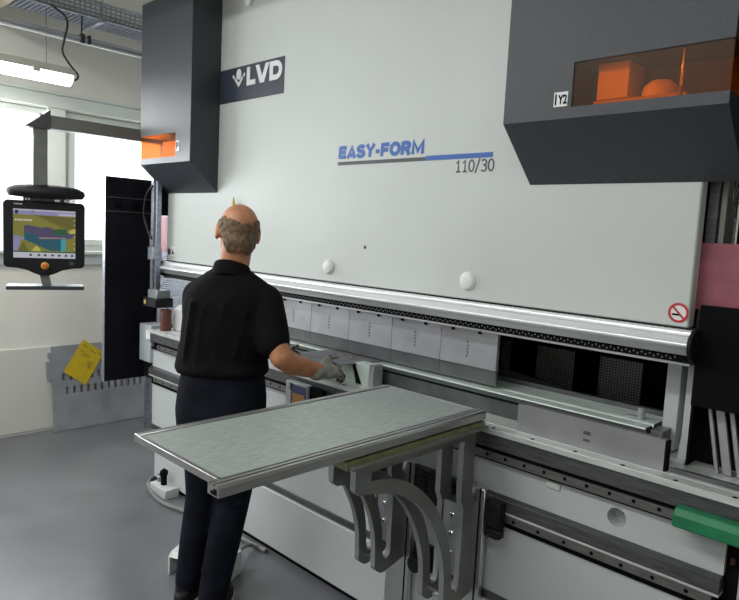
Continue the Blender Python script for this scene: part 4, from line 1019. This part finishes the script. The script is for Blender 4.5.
# gloves
for nm, wr, fw, si, dn in (('glove', wrR, fwdR, (-.86, .42, .10), (.05, -.05, -1)), ('glove', wrL, fwdL, (.55, -.75, .1), (0, .05, -1))):
    g = Blob(); wr, fwv = Vector(wr), Vector(fw).normalized()
    if nm == 'glove' and wr.x > .2:
        side = Vector((-.72, .40, .62)).normalized(); dnn = side.cross(fwv).normalized()
        if dnn.x < 0: dnn = -dnn
        hand(g, wr + fwv * .005, fwv, side, -dnn, .95, 1.04)
    else: hand(g, wr + fwv * .005, fwv, si, dn, .6, 1.02)
    g.cap(wr - fwv * .035, .034, wr + fwv * .02, .031, 14)
    def pm(me, w=wr, f=fwv):
        W = L(*w); fw3 = Rv * f.x + F * f.y + Vector((0, 0, f.z))
        for p in me.polygons:
            d = (p.center - W).dot(fw3)
            if d > .075 and (math.sin(p.center.x * 210) + math.sin(p.center.z * 260 + p.center.y * 190)) > .35: p.material_index = 1
    g.fuse('glove', [M['glove'], M['glovepalm']], PE, .0035, 3, pm)
# shoes
for nm, x, y in (('shoe', -.147, -.005), ('shoe', .002, -.065)):
    s = Blob()
    s.loft([(x, y + .035, .024, .048, .132), (x, y + .035, .045, .048, .130), (x, y + .03, .07, .044, .122)], 24, 2.2)
    s.cap((x, y - .02, .08), .046, (x, y + .0, .12), .045); s.cap((x, y + .09, .055), .040, (x, y - .02, .085), .045)
    so = s.fuse('shoe', M['shoe'], PE, .006, 4)
    q = Blob(); q.loft([(x, y + .035, 0, .050, .135), (x, y + .035, .026, .051, .136)], 28, 2.2); q.build('sole', M['sole'], so, bevel=.003)

# ------------------------------------------------------------------ light
def area(name, loc, rot, sx, sy, power, col=(1, 1, 1)):
    l = bpy.data.lights.new(name, 'AREA'); l.shape = 'RECTANGLE'; l.size = sx; l.size_y = sy; l.energy = power; l.color = col
    o = bpy.data.objects.new(name, l); COL.objects.link(o); o.location = loc; o.rotation_euler = rot; return o
area('daylight', (WX - .30, (W1[0] + W1[1]) / 2, 1.9), (0, math.radians(-90), 0), 1.2, 2.8, 170, (.93, .97, 1))
area('daylight', (WX - .30, (W2[0] + W2[1]) / 2, 1.9), (0, math.radians(-90), 0), 1.2, 2.4, 90, (.93, .97, 1))
area('daylight', ((B3[0] + B3[1]) / 2, WYB + .25, 2.5), (math.radians(-90), 0, 0), 3.6, 1.2, 90, (.95, .98, 1))
area('tube_light', (LX, 1.06, 2.508), (0, 0, 0), .12, 1.3, 22, (1, .98, .94))
# ceiling fluorescent lamps over the aisle in front of the press
LAMPS = [(-3.7, -.5, 58, 'ceiling tube lamp over aisle, nearest the window wall'), (-2.0, -.5, 56, 'ceiling tube lamp over aisle above the table'), (-.2, -.9, 27, 'ceiling tube lamp over aisle above the camera side'),
         (1.5, -.9, 14, 'ceiling tube lamp over aisle right of the press'), (-2.6, -2.8, 60, 'rear ceiling tube lamp toward the windows'), (1.0, -2.8, 16, 'rear ceiling tube lamp away from the windows')]
for x, y, pwr, lab in LAMPS:
    t = thing('ceiling_lamp', lab, 'lamp', (x, y, 3.48), 'ceiling tube lamps')
    MB().box(x - .75, x + .75, y - .13, y + .13, 3.52, 3.6).build('lamp_housing', M['white'], t)
    MB().box(x - .72, x + .72, y - .10, y + .10, 3.50, 3.522).build('diffuser', M['lamp_on'], t)
    area('tube_light', (x, y, 3.49), (0, 0, 0), 1.4, .2, pwr, (.975, 1, .995))
W = bpy.data.worlds.new('sky'); SC.world = W; W.use_nodes = True
bg = W.node_tree.nodes['Background']; bg.inputs['Color'].default_value = (.93, .97, 1, 1); bg.inputs['Strength'].default_value = 3.0

# ------------------------------------------------------------------ camera
cam = bpy.data.cameras.new('camera'); co = bpy.data.objects.new('camera', cam); COL.objects.link(co)
cam.sensor_width = 36; cam.lens = 643.058 / 739 * 36; cam.clip_start = .05
r = Vector((0.7155255550248554, 0.6967423387254623, 0.05072764072717957)); d = Vector((0.10742744090402978, -0.03799085528081447, -0.9934868091000723)); f = Vector((-0.6902771364076778, 0.7163147411176217, -0.10203267422943883))
mw = Matrix.Identity(4)
for i in range(3): mw[i][0] = r[i]; mw[i][1] = -d[i]; mw[i][2] = -f[i]
mw[2][3] = 1.63
co.matrix_world = mw
SC.camera = co
vs = SC.view_settings; vs.view_transform = 'Standard'; vs.look = 'None'; vs.gamma = 1; vs.use_curve_mapping = False; vs.exposure = -0.64
